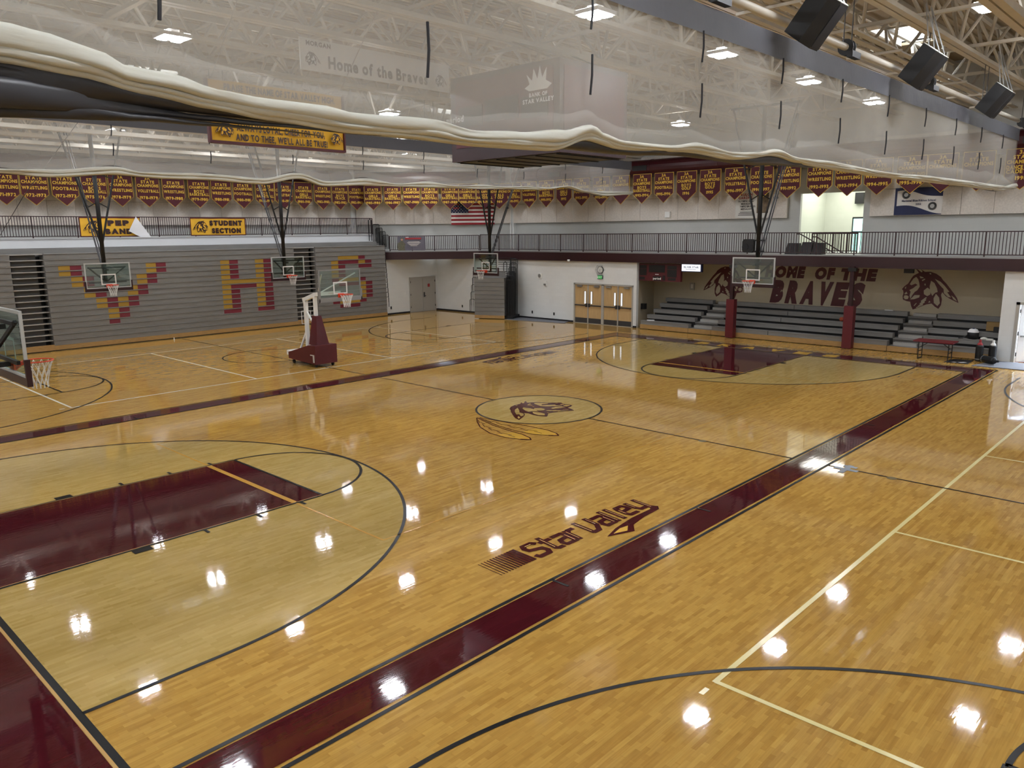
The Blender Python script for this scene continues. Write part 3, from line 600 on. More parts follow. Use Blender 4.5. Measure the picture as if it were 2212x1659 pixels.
    for k, s in enumerate(straps[::2] if near else straps[::3]):
        m = MB(); m.lathe([(.05, -.08), (.16, -.08), (.16, -.05), (.08, -.03), (.08, .03), (.16, .05), (.16, .08), (.05, .08)], (s+.4, y0, ztop+.62), 16, axis=X); m.box(s+.3, s+.75, y0-.16, y0-.04, ztop+.42, ztop+.54); part('pulley', m, 'black', t)
        m = MB()
        for q in (.2, .62): m.tube([(s+q, y0, ztop+.62), (s+q, y0, 9.85)], .012, 6)
        part('hanger_rod', m, 'steel_dark', t)
    return t
curtain('large raised mesh divider curtain in front with beige vinyl folds along its bottom', -8.1, -17.2, 16.35, lambda x: interp(NT, x), lambda x: interp(NG, x), lambda x: interp(NB, x), 8.08, [-16.47+2.735*k for k in range(13)], True)
mid_f = lambda x: interp(FB_, x)+.02
curtain('farther raised mesh divider curtain hanging beyond the main court', 8.26, -15, 16.3, lambda x: interp(FT_, x)-.05, mid_f, lambda x: interp(FB_, x)-.05, 8.05, [-13.6+2.74*k for k in range(12)], False)
# ------------------------------------------------------------------ loudspeakers over the near curtain
spk = None
for xx, lab in ((-2.72, 'nearest and largest black loudspeaker hung above the near curtain'), (3.13, 'middle black loudspeaker of three hung above the near curtain'), (9.74, 'farthest of the three black loudspeakers above the near curtain')):
    if spk is None:
        spk = thing('loudspeaker', lab, 'loudspeaker', (xx, -8.75, 8.58), 'loudspeakers above the near curtain')
        m = MB(); rt = Matrix.Rotation(math.radians(38), 3, 'X')
        def S(x, y, z): return rt @ Vector((x, y, z))
        prof = [(-.27, .26), (-.27, -.08), (-.16, -.26), (.16, -.26), (.27, -.08), (.27, .26)]
        m.prism([S(a, b, -.4) for a, b in prof], S(0, 0, .8)); part('cabinet', m, 'black', spk, local=True)
        m = MB(); m.prism([S(-.15, -.275, -.37), S(.15, -.275, -.37), S(.15, -.275, .37), S(-.15, -.275, .37)], S(0, .02, 0)); part('front_grille', m, 'black_rubber', spk, local=True)
        m = MB(); m.prism([S(a*.98, b*.98, .402) for a, b in prof], S(0, 0, .012)); part('top_plate', m, 'white_paint', spk, local=True)
        m = MB()
        for dx in (-.2, .2): m.tube([S(dx, .15, .4), (dx, 0, 1.3)], .012, 6); m.tube([S(dx, -.15, .4), (dx, 0, 1.3)], .012, 6)
        part('hanging_chain', m, 'steel', spk, local=True)
    else: copy_tree(spk, (xx, -8.75, 8.6), label=lab)
# ------------------------------------------------------------------ centre scoreboard and hanging banners
s = thing('hanging_scoreboard', 'large maroon four sided scoreboard hung over the centre circle behind the curtain', 'scoreboard', (0, 0, 7.0))
m = MB(); m.box(-1.4, 1.4, -1.95, 1.95, 7.0, 9.2); part('cabinet', m, 'maroon_dark', s)
m = MB(); m.box(-1.3, 1.3, -1.85, 1.85, 6.985, 6.998)
for k in range(6): m.box(-1.3, 1.3, -1.8+.7*k, -1.76+.7*k, 6.96, 6.99)
part('underside', m, 'black', s)
for a in (-1, 1):
    m = MB(); m.box(a*1.4-.02, a*1.4+.02, -1.75, 1.75, 7.35, 9.05); part('face_panel', m, 'maroon', s)
    m = MB(); m.box(a*1.43-.01, a*1.43+.01, -1.6, -.7, 7.9, 8.4); m.box(a*1.43-.01, a*1.43+.01, .7, 1.6, 7.9, 8.4); m.box(a*1.43-.01, a*1.43+.01, -.6, .6, 7.95, 8.5); part('digit_window', m, 'black', s)
    m = MB(); text(m, 'period', (a*1.43, a*-.62+.62-a*0+(.5 if a < 0 else -.5), 8.12 if a < 0 else 8.12), NY if a < 0 else Y, Z, .16, off=.03); part('lettering', m, 'white_paint', s, fix=False)
    m = MB(); m.box(-1.25, 1.25, a*1.95-.02, a*1.95+.02, 7.3, 9.05); part('face_panel', m, 'maroon', s)
m = MB(); c = Vector((-1.43, -1.3, 8.62))
def G(y, z): return (-1.46, c.y-y, c.z+z)
m.poly([G(-.45, -.02), G(-.28, .06), G(-.38, .3), G(-.2, .14), G(-.14, .42), G(-.02, .16), G(.06, .46), G(.14, .18), G(.28, .4), G(.26, .1), G(.45, 0), G(.3, -.1), G(-.3, -.1)])
text(m, 'BANK OF', (-1.43, c.y, c.z-.2), NY, Z, .09, off=.03); text(m, 'STAR VALLEY', (-1.43, c.y, c.z-.34), NY, Z, .1, off=.03); part('sponsor_mark', m, 'white_paint', s, fix=False)
m = MB()
for a in (-1.2, 1.2):
    for q, q2 in ((-1.7, -.09), (1.7, 2.58)): m.tube([(a, q, 9.2), (a, q2, 9.9)], .02, 6)
part('hanging_cable', m, 'steel', s)
h = thing('hanging_banner', 'long white Home of the Braves sign hung beside the centre scoreboard', 'sign', (-3.7, 2.0, 8.9))
m = MB(); m.box(-6.05, -1.42, 1.98, 2.02, 8.85, 9.56); part('board', m, 'white_cloth', h)
m = MB(); text(m, 'Home of the Braves', (-3.75, 1.98, 9.1), X, Z, .27, width=3.1); part('lettering', m, 'vinyl_dark', h, fix=False)
m = MB(); k = MB()
for xx in (-5.72, -1.72): emblem(m, k, (xx, 1.98, 9.12), X, Z, .42)
part('emblem', m, 'vinyl_dark', h, fix=False); part('emblem_highlight', k, 'white_cloth', h, fix=False)
m = MB(); text(m, 'MORGAN', (-5.55, 1.98, 9.46), X, Z, .1); part('sponsor_mark', m, 'vinyl_dark', h, fix=False)
m = MB()
for xx in (-5.9, -1.6): m.tube([(xx, 2.0, 9.5), (xx, 2.5, 9.9)], .01, 6)
part('cord', m, 'steel', h)
yb = thing('hanging_banner', 'yellow school song banner with maroon edging hung between the two curtains', 'banner', (-6.9, 1.6, 7.05))
W0, W1, B0, B1 = -8.56, -5.24, 7.05, 8.28
P = [[(W0+(W1-W0)*i/40, 1.6+.035*math.sin(i*.55)+.02*nz(i*.3, j), B0+(B1-B0)*j/8) for j in range(9)] for i in range(41)]
m = MB(); m.grid(P); part('cloth', m, 'gold_cloth', yb, smooth=True, fix=False)
m = MB(); m.box(W0-.05, W0, 1.55, 1.65, B0-.05, B1); m.box(W1-.01, W1+.03, 1.55, 1.65, B0-.05, B1); m.box(W0, W1, 1.55, 1.65, B0-.06, B0); part('edging', m, 'maroon', yb)
m = MB(); cx = (W0+W1)/2
for i, (tx, ax, wd) in enumerate((('PRAISE THE NAME OF STAR VALLEY HIGH.', cx+.05, 2.75), ('RAISE HER BANNERS UP TO THE SKY.', cx+.02, 2.5), ('TO HER SONS, GREAT AND SMALL', cx+.1, 2.3), ('TO HER SCHOOL', cx-.3, 1.1), ('ALWAYS LOYAL, CHEER FOR YOU,', cx, 2.2), ("AND TO THEE, WE'LL ALL BE TRUE!", cx+.02, 2.3))):
    if i in (3,): continue
    text(m, tx, (ax, 1.54, B1-.13-.2*i), X, Z, .135, width=wd, off=.0)
part('lettering', m, 'maroon_dark', yb, fix=False)
m = MB(); k = MB(); emblem(m, k, (W0+.28, 1.54, B0+.24), X, Z, .42, flip=True); emblem(m, k, (W1-.22, 1.54, B0+.24), X, Z, .36)
part('emblem', m, 'maroon_dark', yb, fix=False); part('emblem_highlight', k, 'gold_cloth', yb, fix=False)
m = MB()
for xx in (W0+.1, W1-.1): m.tube([(xx, 1.6, B1), (xx, -.09, 9.9)], .01, 6)
part('cord', m, 'steel', yb)
# ------------------------------------------------------------------ championship pennants round the walls
def pennant(c, u, lines, lab, wd=.57):
    """c = tip of the point; u = reading direction along the wall"""
    c, u = Vector(c), Vector(u).normalized(); n = u.cross(Vector(Z)); ht, sh = 1.55, .5
    t = thing('championship_banner', lab, 'banner', tuple(c), 'championship banners in a row')
    def Q(a, b, e=0): return c+u*a+Vector((0, 0, b))+n*(e+.005*math.sin(a*4+c.x*3))
    O = [(0, 0), (wd, sh), (wd, ht), (-wd, ht), (-wd, sh)]
    m = MB(); m.prism([Q(a, b) for a, b in O], -n*.012); part('gold_edge', m, 'gold', t)
    m = MB(); I = [(0, .026), (wd-.022, sh+.005), (wd-.022, ht-.022), (-wd+.022, ht-.022), (-wd+.022, sh+.005)]; m.prism([Q(a, b, .012) for a, b in I], -n*.006); part('cloth', m, 'maroon_cloth', t)
    m = MB()
    for s in (-.45, .45): m.tube([Q(s, ht-.03), Q(s, ht+.03)-n*.16], .012, 5)
    part('hanger', m, 'black', t)
    m = MB(); zs = {6: (1.42, 1.24, 1.06, .86, .70, .45), 5: (1.42, 1.24, 1.06, .80, .47)}[len(lines)]
    for s, z in zip(lines, zs):
        if s: text(m, s, Q(0, z, .02), u, Z, .14, maxw=wd*1.8, off=.002)
    part('lettering', m, 'gold', t, fix=False)
    return t
W_, F_, V_, BB, GB = ['WRESTLING'], ['FOOTBALL'], ['VOLLEYBALL'], ['BOYS', 'BASKETBALL'], ['GIRLS', 'BASKETBALL']
L_ = [(W_, '1971-1972'), (W_, '1972-1973'), (F_, '1972-1973'), (BB, '1975-1976'), (W_, '1978-1979'), (V_, '1978-1979'), (W_, '1979-1980'), (BB, '1979-1980'), (W_, '1980-1981'), (F_, '1980-1981'), (BB, '1980-1981'), (V_, '1980-1981'), (GB, '1980-1981'), (W_, '1982-1983'), (['BOYS', 'TRACK'], '1982-1983'), (F_, '1982-1983'),
      (GB, '1985-1986'), (GB, '1986-1987'), (W_, '1987-1988'), (BB, '1987-1988'), (GB, '1987-1988'), (GB, '1988-1989'), (BB, '1988-1989'), (['GIRLS', 'GOLF'], '1989'), (GB, '1991-1992'), (V_, '1991-1992'), (BB, '1991-1992'), (['GIRLS', 'GOLF'], '1992'), (F_, '1992-1993'), (GB, '1992-1993'), (None, None),
      (BB, '1993-1994'), (F_, '1995-1996'), (['BOYS', 'GOLF'], '1996'), (['BOYS', 'GOLF'], '1995'), (V_, '1996-1997'), (F_, '1996-1997'), (W_, '1991-1992'), (W_, '1992-1993'), (W_, '1993-1994'), (W_, '1994-1995'), (W_, '1995-1996'), (None, 'a'), (None, 'b'), (['DANCE TEAM', 'CADETTES'], '1998')]
pos = [((-6.17, 26.36, 6.48), X)]
lx = [-6.17, -4.98, -3.7, -2.41, -1.19, .12, 1.42, 2.76, 4.0, 5.26, 6.59, 7.78, 9.06, 10.37, 11.59, 12.8]
pos = [((a, 26.36, 6.48), X) for a in lx]
dg = [(13.46, 25.54), (14.32, 24.68), (15.14, 23.86), (15.94, 23.06), (16.83, 22.17), (17.59, 21.41), (18.36, 20.64), (18.99, 20.01)]
pos += [((a, b, 6.47), (1, -1, 0)) for a, b in dg]
fy = [19.08, 17.81, 16.44, 15.08, 13.77, 12.37, 11.04, 9.66, 8.3, 6.95, 5.6, 4.22, 2.88, 1.56, .09, -1.18, -2.44, -3.78, -4.95, -6.25, -7.74]
pos += [((19.35, a, 6.48), NY) for a in fy]
for (sp, yr), (c, u) in zip(L_, pos):
    if sp is None:
        t = thing('championship_banner', {None: 'maroon pennant mostly hidden behind the end of the farther curtain', 'a': 'maroon pennant tip hanging over the blue and white ribbon flag', 'b': 'maroon pennant tip showing under the end of the near curtain'}[yr], 'banner', c, 'championship banners in a row')
        ln = ['3A', 'STATE', 'CHAMPIONS', '', '']
        bpy.data.objects.remove(t); pennant(c, u, ln, {None: 'maroon pennant mostly hidden behind the end of the farther curtain', 'a': 'maroon pennant tip hanging over the blue and white ribbon flag', 'b': 'maroon pennant tip showing under the end of the near curtain'}[yr])
        continue
    three = yr in ('1978-1979', '1987-1988') or c[0] > 19
    pennant(c, u, ['3A' if three else '', 'STATE', 'CHAMPIONS']+sp+[yr], 'maroon pennant lettered %s %s in gold' % (' '.join(sp), yr), min(.58, .53) if u[0] == 1 and u[1] == -1 else .58)
# ------------------------------------------------------------------ basketball goals
def net(mb, c, r0, r1, h, n=12):
    c = Vector(c)
    for k in range(n):
        for sgn in (-1, 1):
            pts = []
            for j in range(9):
                f = j/8; a = 2*math.pi*(k+sgn*f*1.6)/n; r = r0+(r1-r0)*min(1, f*1.25)**.7; pts.append(c+Vector((r*math.cos(a), r*math.sin(a), -h*f)))
            mb.tube(pts, .006, 4, cap=False)
def goal_parts(t, mat_frame='alu', pad='maroon', suspended=True):
    """local frame: board face in the plane x = 0, rim towards +x, z measured from the rim height"""
    m = MB(); m.box(-.012, .0, -.86, .86, -.1, .87); part('glass', m, 'glass', t, local=True)
    m = MB(); w = .05
    for a, b, c, d in ((-.914, .914, .87, .92), (-.914, .914, -.15, -.1), (-.914, -.864, -.1, .87), (.864, .914, -.1, .87)): m.box(-.035, .01, a, b, c, d)
    part('board_frame', m, mat_frame, t, local=True)
    m = MB()
    for a, b, c, d in ((-.305, .305, .40, .45), (-.305, .305, 0, .05), (-.305, -.255, .05, .40), (.255, .305, .05, .40)): m.box(.001, .004, a, b, c, d)
    part('shooting_square', m, 'white_paint', t, local=True)
    m = MB(); m.box(-.05, .03, -.945, .945, -.27, -.14); m.box(-.05, .03, -.955, -.9, -.27, .16); m.box(-.05, .03, .9, .955, -.27, .16); part('board_padding', m, 'maroon_dark' if pad == 'maroon' else pad, t, local=True)
    m = MB(); m.tube([(.381+.235*math.cos(2*math.pi*i/28), .235*math.sin(2*math.pi*i/28), 0) for i in range(28)], .011, 8, closed=True)
    m.box(.0, .03, -.12, .12, -.13, .02); m.prism([(.03, -.1, -.01), (.16, -.06, -.01), (.16, .06, -.01), (.03, .1, -.01)], (0, 0, -.03)); m.prism([(.03, -.09, -.12), (.03, .09, -.12), (.15, .05, -.03), (.15, -.05, -.03)], (0, 0, .015))
    r = part('rim', m, 'orange', t, local=True, smooth=False)
    m = MB(); net(m, (.381, 0, -.01), .232, .12, .45); part('net', m, 'net_white', t, local=True, fix=False)
    if suspended:
        m = MB(); m.tube([(-.34, 0, -.12), (-.34, 0, 6.8)], .085, 12); part('mast', m, 'black', t, local=True, smooth=True)
        m = MB()
        for z in (.62, .0):
            m.bar((-.3, 0, z), (-.02, 0, z), .1, .08); m.bar((-.08, -.75, z+.1), (-.08, .75, z+.1), .05, .06)
        for sy in (-1, 1): m.bar((-.3, 0, .1), (-.05, sy*.75, .75), .05, .05)
        part('board_bracket', m, 'black', t, local=True)
        for sy in (-1, 1):
            m = MB(); m.tube([(-.34, sy*.04, 1.75), (-.34, sy*1.35, 6.8)], .042, 8); part('brace', m, 'black', t, local=True)
        m = MB()
        for z in (3.3, 4.5):
            q = .04+(z-1.75)/5.05*1.31; m.tube([(-.34, -q, z-.12), (-.34, 0, z+.12), (-.34, q, z-.12)], .025, 6)
        part('cross_strut', m, 'black', t, local=True)
        m = MB(); m.bar((-.34, -1.45, 6.78), (-.34, 1.45, 6.78), .08, .08); part('hanger_beam', m, 'black', t, local=True)
        m = MB(); m.tube([(-.4, -.05, .65), (-1.7, -.05, 3.3), (-3.4, -.05, 6.8)], .035, 8); m.tube([(-.4, .05, .65), (-1.7, .05, 3.3), (-3.4, .05, 6.8)], .025, 8); m.box(-1.76, -1.66, -.08, .08, 3.26, 3.34)
        part('back_stay', m, 'steel_dark', t, local=True)
GZ = 3.048
g = thing('basketball_goal', 'glass backboard hanging from a black mast in front of the painted letter V', 'basketball hoop', (-4.27, 20.5, GZ), None, -math.pi/2)
goal_parts(g)
RX = 41.75*ft+.381
copy_tree(g, (4.27, 20.5, GZ), -math.pi/2, 'glass backboard on a black mast in front of the painted letter H')
copy_tree(g, (RX, 15.36, GZ), math.pi, 'glass backboard on a black mast before the small folded corner bleacher')
g4 = copy_tree(g, (RX, 0, GZ), math.pi, 'glass backboard on a black mast before the HOME OF THE BRAVES wall')
copy_tree(g, (-RX, 0, GZ), 0, 'nearest glass backboard seen edge on with white net at the picture edge')
m = thing('shot_clock', 'black rounded box clamped to the mast above the far main court hoop', 'shot clock', (13.45, .55, 4.15))
k = MB(); k.prism([(13.36, .38+a, 4.42+b) for a, b in ((-.22, .18), (-.14, .27), (.2, .27), (.28, .18), (.28, -.18), (.2, -.27), (-.14, -.27), (-.22, -.18))], (.16, 0, 0)); part('case', k, 'black', m)
k = MB(); k.lathe([(.14, 0), (.14, .02)], (13.36, .52, 4.38), 16, axis=NX); k.lathe([(.11, 0), (.11, .02)], (13.36, .27, 4.36), 16, axis=NX); part('lens', k, 'black_rubber', m)
k = MB()
for z in (4.64, 4.2): k.box(13.42, 13.5, -.25, .2, z-.03, z+.03)
part('clamp_bar', k, 'black', m)
# portable goal
p = thing('portable_basketball_goal', 'portable hoop with maroon padded base and white arm standing on the side court', 'basketball hoop', (.07, 12, 0))
x0, x1 = -.42, .56
m = MB(); m.prism([(x0, 11.05, .13), (x0, 11.05, .86), (x0, 11.55, .84), (x0, 13.0, .45), (x0, 13.0, .2)], (x1-x0, 0, 0)); part('base_padding', m, 'maroon', p)
for sx in (x0-.012, x1+.002):
    m = MB(); m.box(sx, sx+.01, 11.12, 11.22, .2, .5); m.box(sx, sx+.01, 11.22, 11.4, .46, .5); part('base_handle', m, 'alu', p)
m = MB(); m.box(x0+.05, x1-.05, 12.4, 13.2, .32, .5); part('counterweight', m, 'white_paint', p)
for xx in (x0+.12, x1-.12):
    for yy in (11.2, 12.8):
        m = MB(); m.lathe([(.03, -.03), (.07, -.03), (.07, .03), (.03, .03)], (xx, yy, .07), 14, axis=X); m.box(xx-.03, xx+.03, yy-.04, yy+.04, .08, .16); part('caster', m, 'black', p)
m = MB(); a0, a1, b0, b1 = -.2, .36, -.02, .2
m.add([(a0, 11.25, .84), (a1, 11.25, .84), (a1, 11.8, .84), (a0, 11.8, .84), (b0, 11.45, 1.95), (b1, 11.45, 1.95), (b1, 11.75, 1.95), (b0, 11.75, 1.95)], [(3, 2, 1, 0), (4, 5, 6, 7), (0, 1, 5, 4), (1, 2, 6, 5), (2, 3, 7, 6), (3, 0, 4, 7)]); part('tower_padding', m, 'maroon', p)
m = MB(); m.bar((.07, 12.3, .6), (.07, 12.3, 2.55), .13, .13); m.bar((.07, 12.9, .5), (.07, 12.35, 1.3), .06, .06); m.bar((.07, 11.7, 1.5), (.07, 12.28, 2.1), .06, .06); part('mast', m, 'white_paint', p)
m = MB(); m.bar((.07, 11.62, 1.9), (.07, 11.62, 2.75), .12, .12); part('front_post', m, 'white_paint', p)
m = MB(); m.bar((.07, 12.42, 2.52), (.07, 11.55, 2.78), .14, .14); m.bar((.07, 11.6, 2.78), (.07, 9.95, 2.92), .12, .14); part('arm', m, 'white_paint', p)
m = MB()
for z in (1.6, 2.1): m.tube([(-.02, 12.3, z), (-.14, 12.3, z)], .012, 6)
m.tube([(-.14, 12.3, 1.6), (-.14, 12.3, 2.1)], .012, 6); m.tube([(.16, 12.3, 2.1), (.26, 12.3, 2.1), (.26, 12.3, 1.7), (.16, 12.3, 1.7)], .012, 6); part('crank_handle', m, 'white_paint', p)
m = MB(); m.tube([(.07, 11.4, 2.8), (.8, 9.95, 3.62)], .025, 8); m.tube([(.07, 11.4, 2.8), (-.66, 9.95, 3.62)], .025, 8); part('board_brace', m, 'white_paint', p)
bd = thing('backboard', '', '', (.07, 9.87, 2.88), None, -math.pi/2); del bd['label']; del bd['category']; goal_parts(bd, 'steel', 'steel', False)
bd.parent = p; bd.location = (0, 9.87-12, 2.88)
# ------------------------------------------------------------------ folded bleachers on the left wall
RZ0, RH, NR, YB = .25, .2556, 16, 24.1
def folded(lab, x0, x1, letter=None, wx=None):
    t = thing('folded_bleacher', lab, 'bleachers', ((x0+x1)/2, YB, 0), 'folded bleacher banks along the left wall')
    m = MB(); m.box(x0, x1, YB-.02, YB+.02, .045, .245); part('kick_board', m, 'oak', t)
    m = MB(); m.box(x0, x1, YB, YB+.02, 0.0, .045); part('toe_gap', m, 'black', t)
    for k in range(NR):
        z = RZ0+RH*k; m = MB()
        m.prism([(x0, YB, z), (x0, YB, z+.2), (x0, YB+.06, z+.2), (x0, YB+.06, z+.222), (x0, YB-.022, z+.222), (x0, YB-.022, z+.246), (x0, YB+.5, z+.246), (x0, YB+.5, z)], (x1-x0, 0, 0))
        part('seat_board', m, 'gray_seat', t)
        m = MB(); m.box(x0+.01, x1-.01, YB-.026, YB-.02, z+.224, z+.244); part('seat_nose', m, 'gray_nose', t)
    m = MB(); m.box(x0+.05, x1-.05, YB+.5, YB+.7, .1, RZ0+RH*NR-.1); m.box(x0, x1, YB+.5, YB+.74, RZ0+RH*NR-.06, RZ0+RH*NR-.02); part('rear_frame', m, 'black', t)
    if letter:
        c0, cw, cells = letter
        for mi, nm, ink in ((0, 'seat_gold', 'gold'), (1, 'seat_maroon', 'maroon')):
            m = MB()
            for (r, c, kk) in cells:
                if kk != mi: continue
                z = RZ0+RH*(NR-1-r); m.box(c0+cw*c, c0+cw*(c+1), YB-.004, YB+.001, z+.004, z+.198)
            part('painted_letter', m, nm, t, label='%s painted blocks of the letter %s' % (ink, wx))
    return t
V = []
for i in range(5):
    for r in (2+2*i, 3+2*i):
        V += [(r, i, 0), (r, i+1, 1)]
        if i < 4: V += [(r, 8-i, 0), (r, 9-i, 1)]
V = [(r, c, k) for r, c, k in V if not (r in (10, 11) and c > 5)]+[(12, 4, 1)]
Hc = [(r, 0, 0) for r in range(2, 12)]+[(r, 4, 0) for r in range(2, 12)]+[(r, 5, 1) for r in range(2, 12)]+[(r, 1, 1) for r in (2, 3, 4, 5, 7, 8, 9, 10, 11)]+[(6, c, 0) for c in (1, 2, 3)]+[(7, c, 1) for c in (2, 3)]+[(12, c, 1) for c in (0, 1, 4, 5)]
Sc = [(2, c, 0) for c in (1, 2, 3)]+[(2, 4, 1), (3, 0, 0), (3, 4, 0), (3, 5, 1)]+[(3, c, 1) for c in (1, 2, 3)]+[(4, 0, 0), (4, 1, 1), (4, 4, 1), (4, 5, 1)]+[(r, 0, 0) for r in (5, 6)]+[(r, 1, 1) for r in (5, 6)]+[(7, 0, 1), (7, 4, 1), (7, 1, 0), (7, 2, 0), (7, 3, 0)]+[(8, c, 1) for c in (1, 2, 3)]+[(8, 4, 0), (8, 5, 1)]+[(r, 4, 0) for r in (9, 10, 11)]+[(r, 5, 1) for r in (9, 10, 11)]+[(12, 0, 1), (12, 1, 0), (12, 2, 0), (12, 3, 0), (12, 4, 1)]+[(13, c, 1) for c in (1, 2, 3)]
folded('folded gray bleacher bank cut off by the picture edge left of the V bank', -13.0, -6.92)
tb = folded('widest folded gray bleacher bank painted with the letters V and H', -5.6, 6.81, (-5.08, .478, V), 'V')
for mi, nm, ink in ((0, 'seat_gold', 'gold'), (1, 'seat_maroon', 'maroon')):
    m = MB()
    for r, c, k in Hc:
        if k == mi: z = RZ0+RH*(NR-1-r); m.box(2.5+.485*c, 2.5+.485*(c+1), YB-.004, YB+.001, z+.004, z+.198)
    part('painted_letter', m, nm, tb, label='%s painted blocks of the letter H' % ink)
folded('folded gray bleacher bank painted with the letter S beside the corner', 8.18, 13.1, (9.2, .475, Sc), 'S')
for lab, a, b in (('dark aisle gap with bare tread edges left of the painted V', -6.92, -5.6), ('dark aisle gap with bare tread edges between the painted H and S', 6.81, 8.18)):
    t = thing('bleacher_aisle', lab, 'bleachers', ((a+b)/2, YB, 0), 'open aisles between bleacher banks')
    m = MB(); m.box(a, b, YB+.62, YB+.66, 0, 4.2); m.box(a, b, YB+.05, YB+.62, 0, .02); part('back_panel', m, 'black', t)
    for k in range(NR):
        z = RZ0+RH*k; m = MB(); m.box(a, b, YB+.12, YB+.6, z+.2, z+.245); part('tread', m, 'gray_nose', t)
    for k in range(NR): m = MB(); z = RZ0+RH*k; m.box(a+.1, b-.25, YB+.3, YB+.34, z, z+.2); part('riser', m, 'gray_seat_dark', t)
    m = MB(); m.box(a, b, YB-.02, YB+.02, .045, .3); part('kick_board', m, 'oak', t)
m = MB(); m.box(-13, 13.05, 24.85, 24.95, 4.0, 4.56); m.box(-13, 13.05, 24.95, 25.66, 4.5, 4.56)
solo('bleacher_deck', m, 'gray_seat', 'set back gray top row running over all the folded bleacher banks', 'bleachers')
m = MB(); m.box(-13, 13.72, 25.68, 25.74, 4.54, 5.0); m.box(-13, 13.72, 25.62, 25.76, 4.97, 5.0); solo('guard_board', m, 'white_board', 'long pale blue white board below the upper left railing', 'board')
# ------------------------------------------------------------------ railings
def railing(lab, p, q, z0, z1, bay, first=True, group=None, clear=.1):
    p, q = Vector((p[0], p[1], 0)), Vector((q[0], q[1], 0)); d = (q-p); L = d.length; d.normalize(); nb = max(1, round(L/bay))
    t = thing('railing', lab, 'railing', ((p.x+q.x)/2, (p.y+q.y)/2, z0), group)
    zz = lambda v, z: Vector((v.x, v.y, z))
    m = MB(); m.bar(zz(p, z1-.02), zz(q, z1-.02), .05, .04); part('top_rail', m, 'maroon_dark', t)
    m = MB(); m.bar(zz(p, z0+clear), zz(q, z0+clear), .04, .035); part('bottom_rail', m, 'maroon_dark', t)
    for i in range(nb+1):
        a = p+d*L*i/nb; m = MB(); m.bar(zz(a, z0), zz(a, z1-.02), .045, .045, up=Y); part('post', m, 'maroon_dark', t)
        if i < nb:
            m = MB(); k = round(L/nb/.112)
            for j in range(1, k): b = a+d*(L/nb*j/k); m.bar(zz(b, z0+clear), zz(b, z1-.03), .024, .024, up=Y)
            part('baluster_grille', m, 'maroon_dark', t)
    return t
railing('long dark maroon railing over the folded bleachers, two yellow banners on it', (-13, 25.95), (13.6, 25.95), 4.98, 6.0, 1.85)
railing('dark maroon corner railing with the gray soldier banner on it', (13.75, 24.43), (17.66, 20.52), 3.94, 4.9, 1.45)
railing('dark maroon balcony railing running over the far wall and recess', (17.66, 20.4), (17.66, -12), 3.94, 4.93, 1.62)
# ------------------------------------------------------------------ banners tied to the railings, wall flags
def cloth(lab, name, cat, u, c, wd, ht, mats, wave=.02, group=None):
    u = Vector(u).normalized(); c = Vector(c); n = u.cross(Vector(Z)); t = thing(name, lab, cat, tuple(c-Vector((0, 0, ht/2))), group)
    def Q(a, b, e=0.): return c+u*a+Vector((0, 0, b))+n*(e+wave*math.sin(a*5+b*2)*.5)
    m = MB(); P = [[Q(-wd/2+wd*i/24, -ht/2+ht*j/4) for j in range(5)] for i in range(25)]; m.grid(P); m.grid([[Vector(q)-n*.008 for q in r] for r in P]); part('cloth', m, mats, t, smooth=False, fix=False)
    return t, Q, u, n
t, Q, u, n = cloth('yellow PEP BAND banner with a white cloth flopped over its corner', 'railing_banner', 'banner', X, (-2.02, 25.88, 5.5), 2.75, .86, 'gold_cloth', group='yellow banners on the upper left railing')
m = MB(); text(m, 'PEP', Q(.35, .2, .03), u, Z, .24, width=1.0, off=0, bold=.08); text(m, 'BAND', Q(.35, -.2, .03), u, Z, .24, width=1.25, off=0, bold=.08); part('lettering', m, 'maroon_dark', t, fix=False)
m = MB(); k = MB(); emblem(m, k, Q(-.85, 0, .03), u, Z, .85, flip=True, off=0); part('emblem', m, 'maroon_dark', t, fix=False); part('emblem_highlight', k, 'gold_cloth', t, fix=False)
m = MB()
for a, b, c, d in ((-1.41, 1.41, .42, .47), (-1.41, 1.41, -.47, -.42), (-1.42, -1.37, -.44, .44)): m.obox(Q((a+b)/2, (c+d)/2, .01), u*(b-a)/2, (0, 0, (d-c)/2), n*.01)
part('edging', m, 'maroon', t)
m = MB(); m.prism([Q(1.2, .5, .05), Q(1.92, -.62, .07), Q(1.78, -.76, .09), Q(.78, -.2, .12)], n*-.015); part('folded_corner', m, 'white_cloth', t, label='white back of the banner folded over')
t, Q, u, n = cloth('yellow STUDENT SECTION banner with a crease near its end', 'railing_banner', 'banner', X, (3.45, 25.88, 5.5), 3.05, .86, 'gold_cloth', group='yellow banners on the upper left railing')
m = MB(); text(m, 'STUDENT', Q(.42, .2, .03), u, Z, .25, width=1.85, off=0, bold=.08); text(m, 'SECTION', Q(.42, -.2, .03), u, Z, .25, width=1.65, off=0, bold=.08); part('lettering', m, 'maroon_dark', t, fix=False)
m = MB(); k = MB(); emblem(m, k, Q(-1.02, 0, .03), u, Z, .85, flip=True, off=0); part('emblem', m, 'maroon_dark', t, fix=False); part('emblem_highlight', k, 'gold_cloth', t, fix=False)
m = MB()
for a, b, c, d in ((-1.54, 1.54, .42, .47), (-1.54, 1.54, -.47, -.42), (-1.56, -1.51, -.44, .44), (1.51, 1.56, -.44, .44)): m.obox(Q((a+b)/2, (c+d)/2, .01), u*(b-a)/2, (0, 0, (d-c)/2), n*.01)
part('edging', m, 'maroon', t)
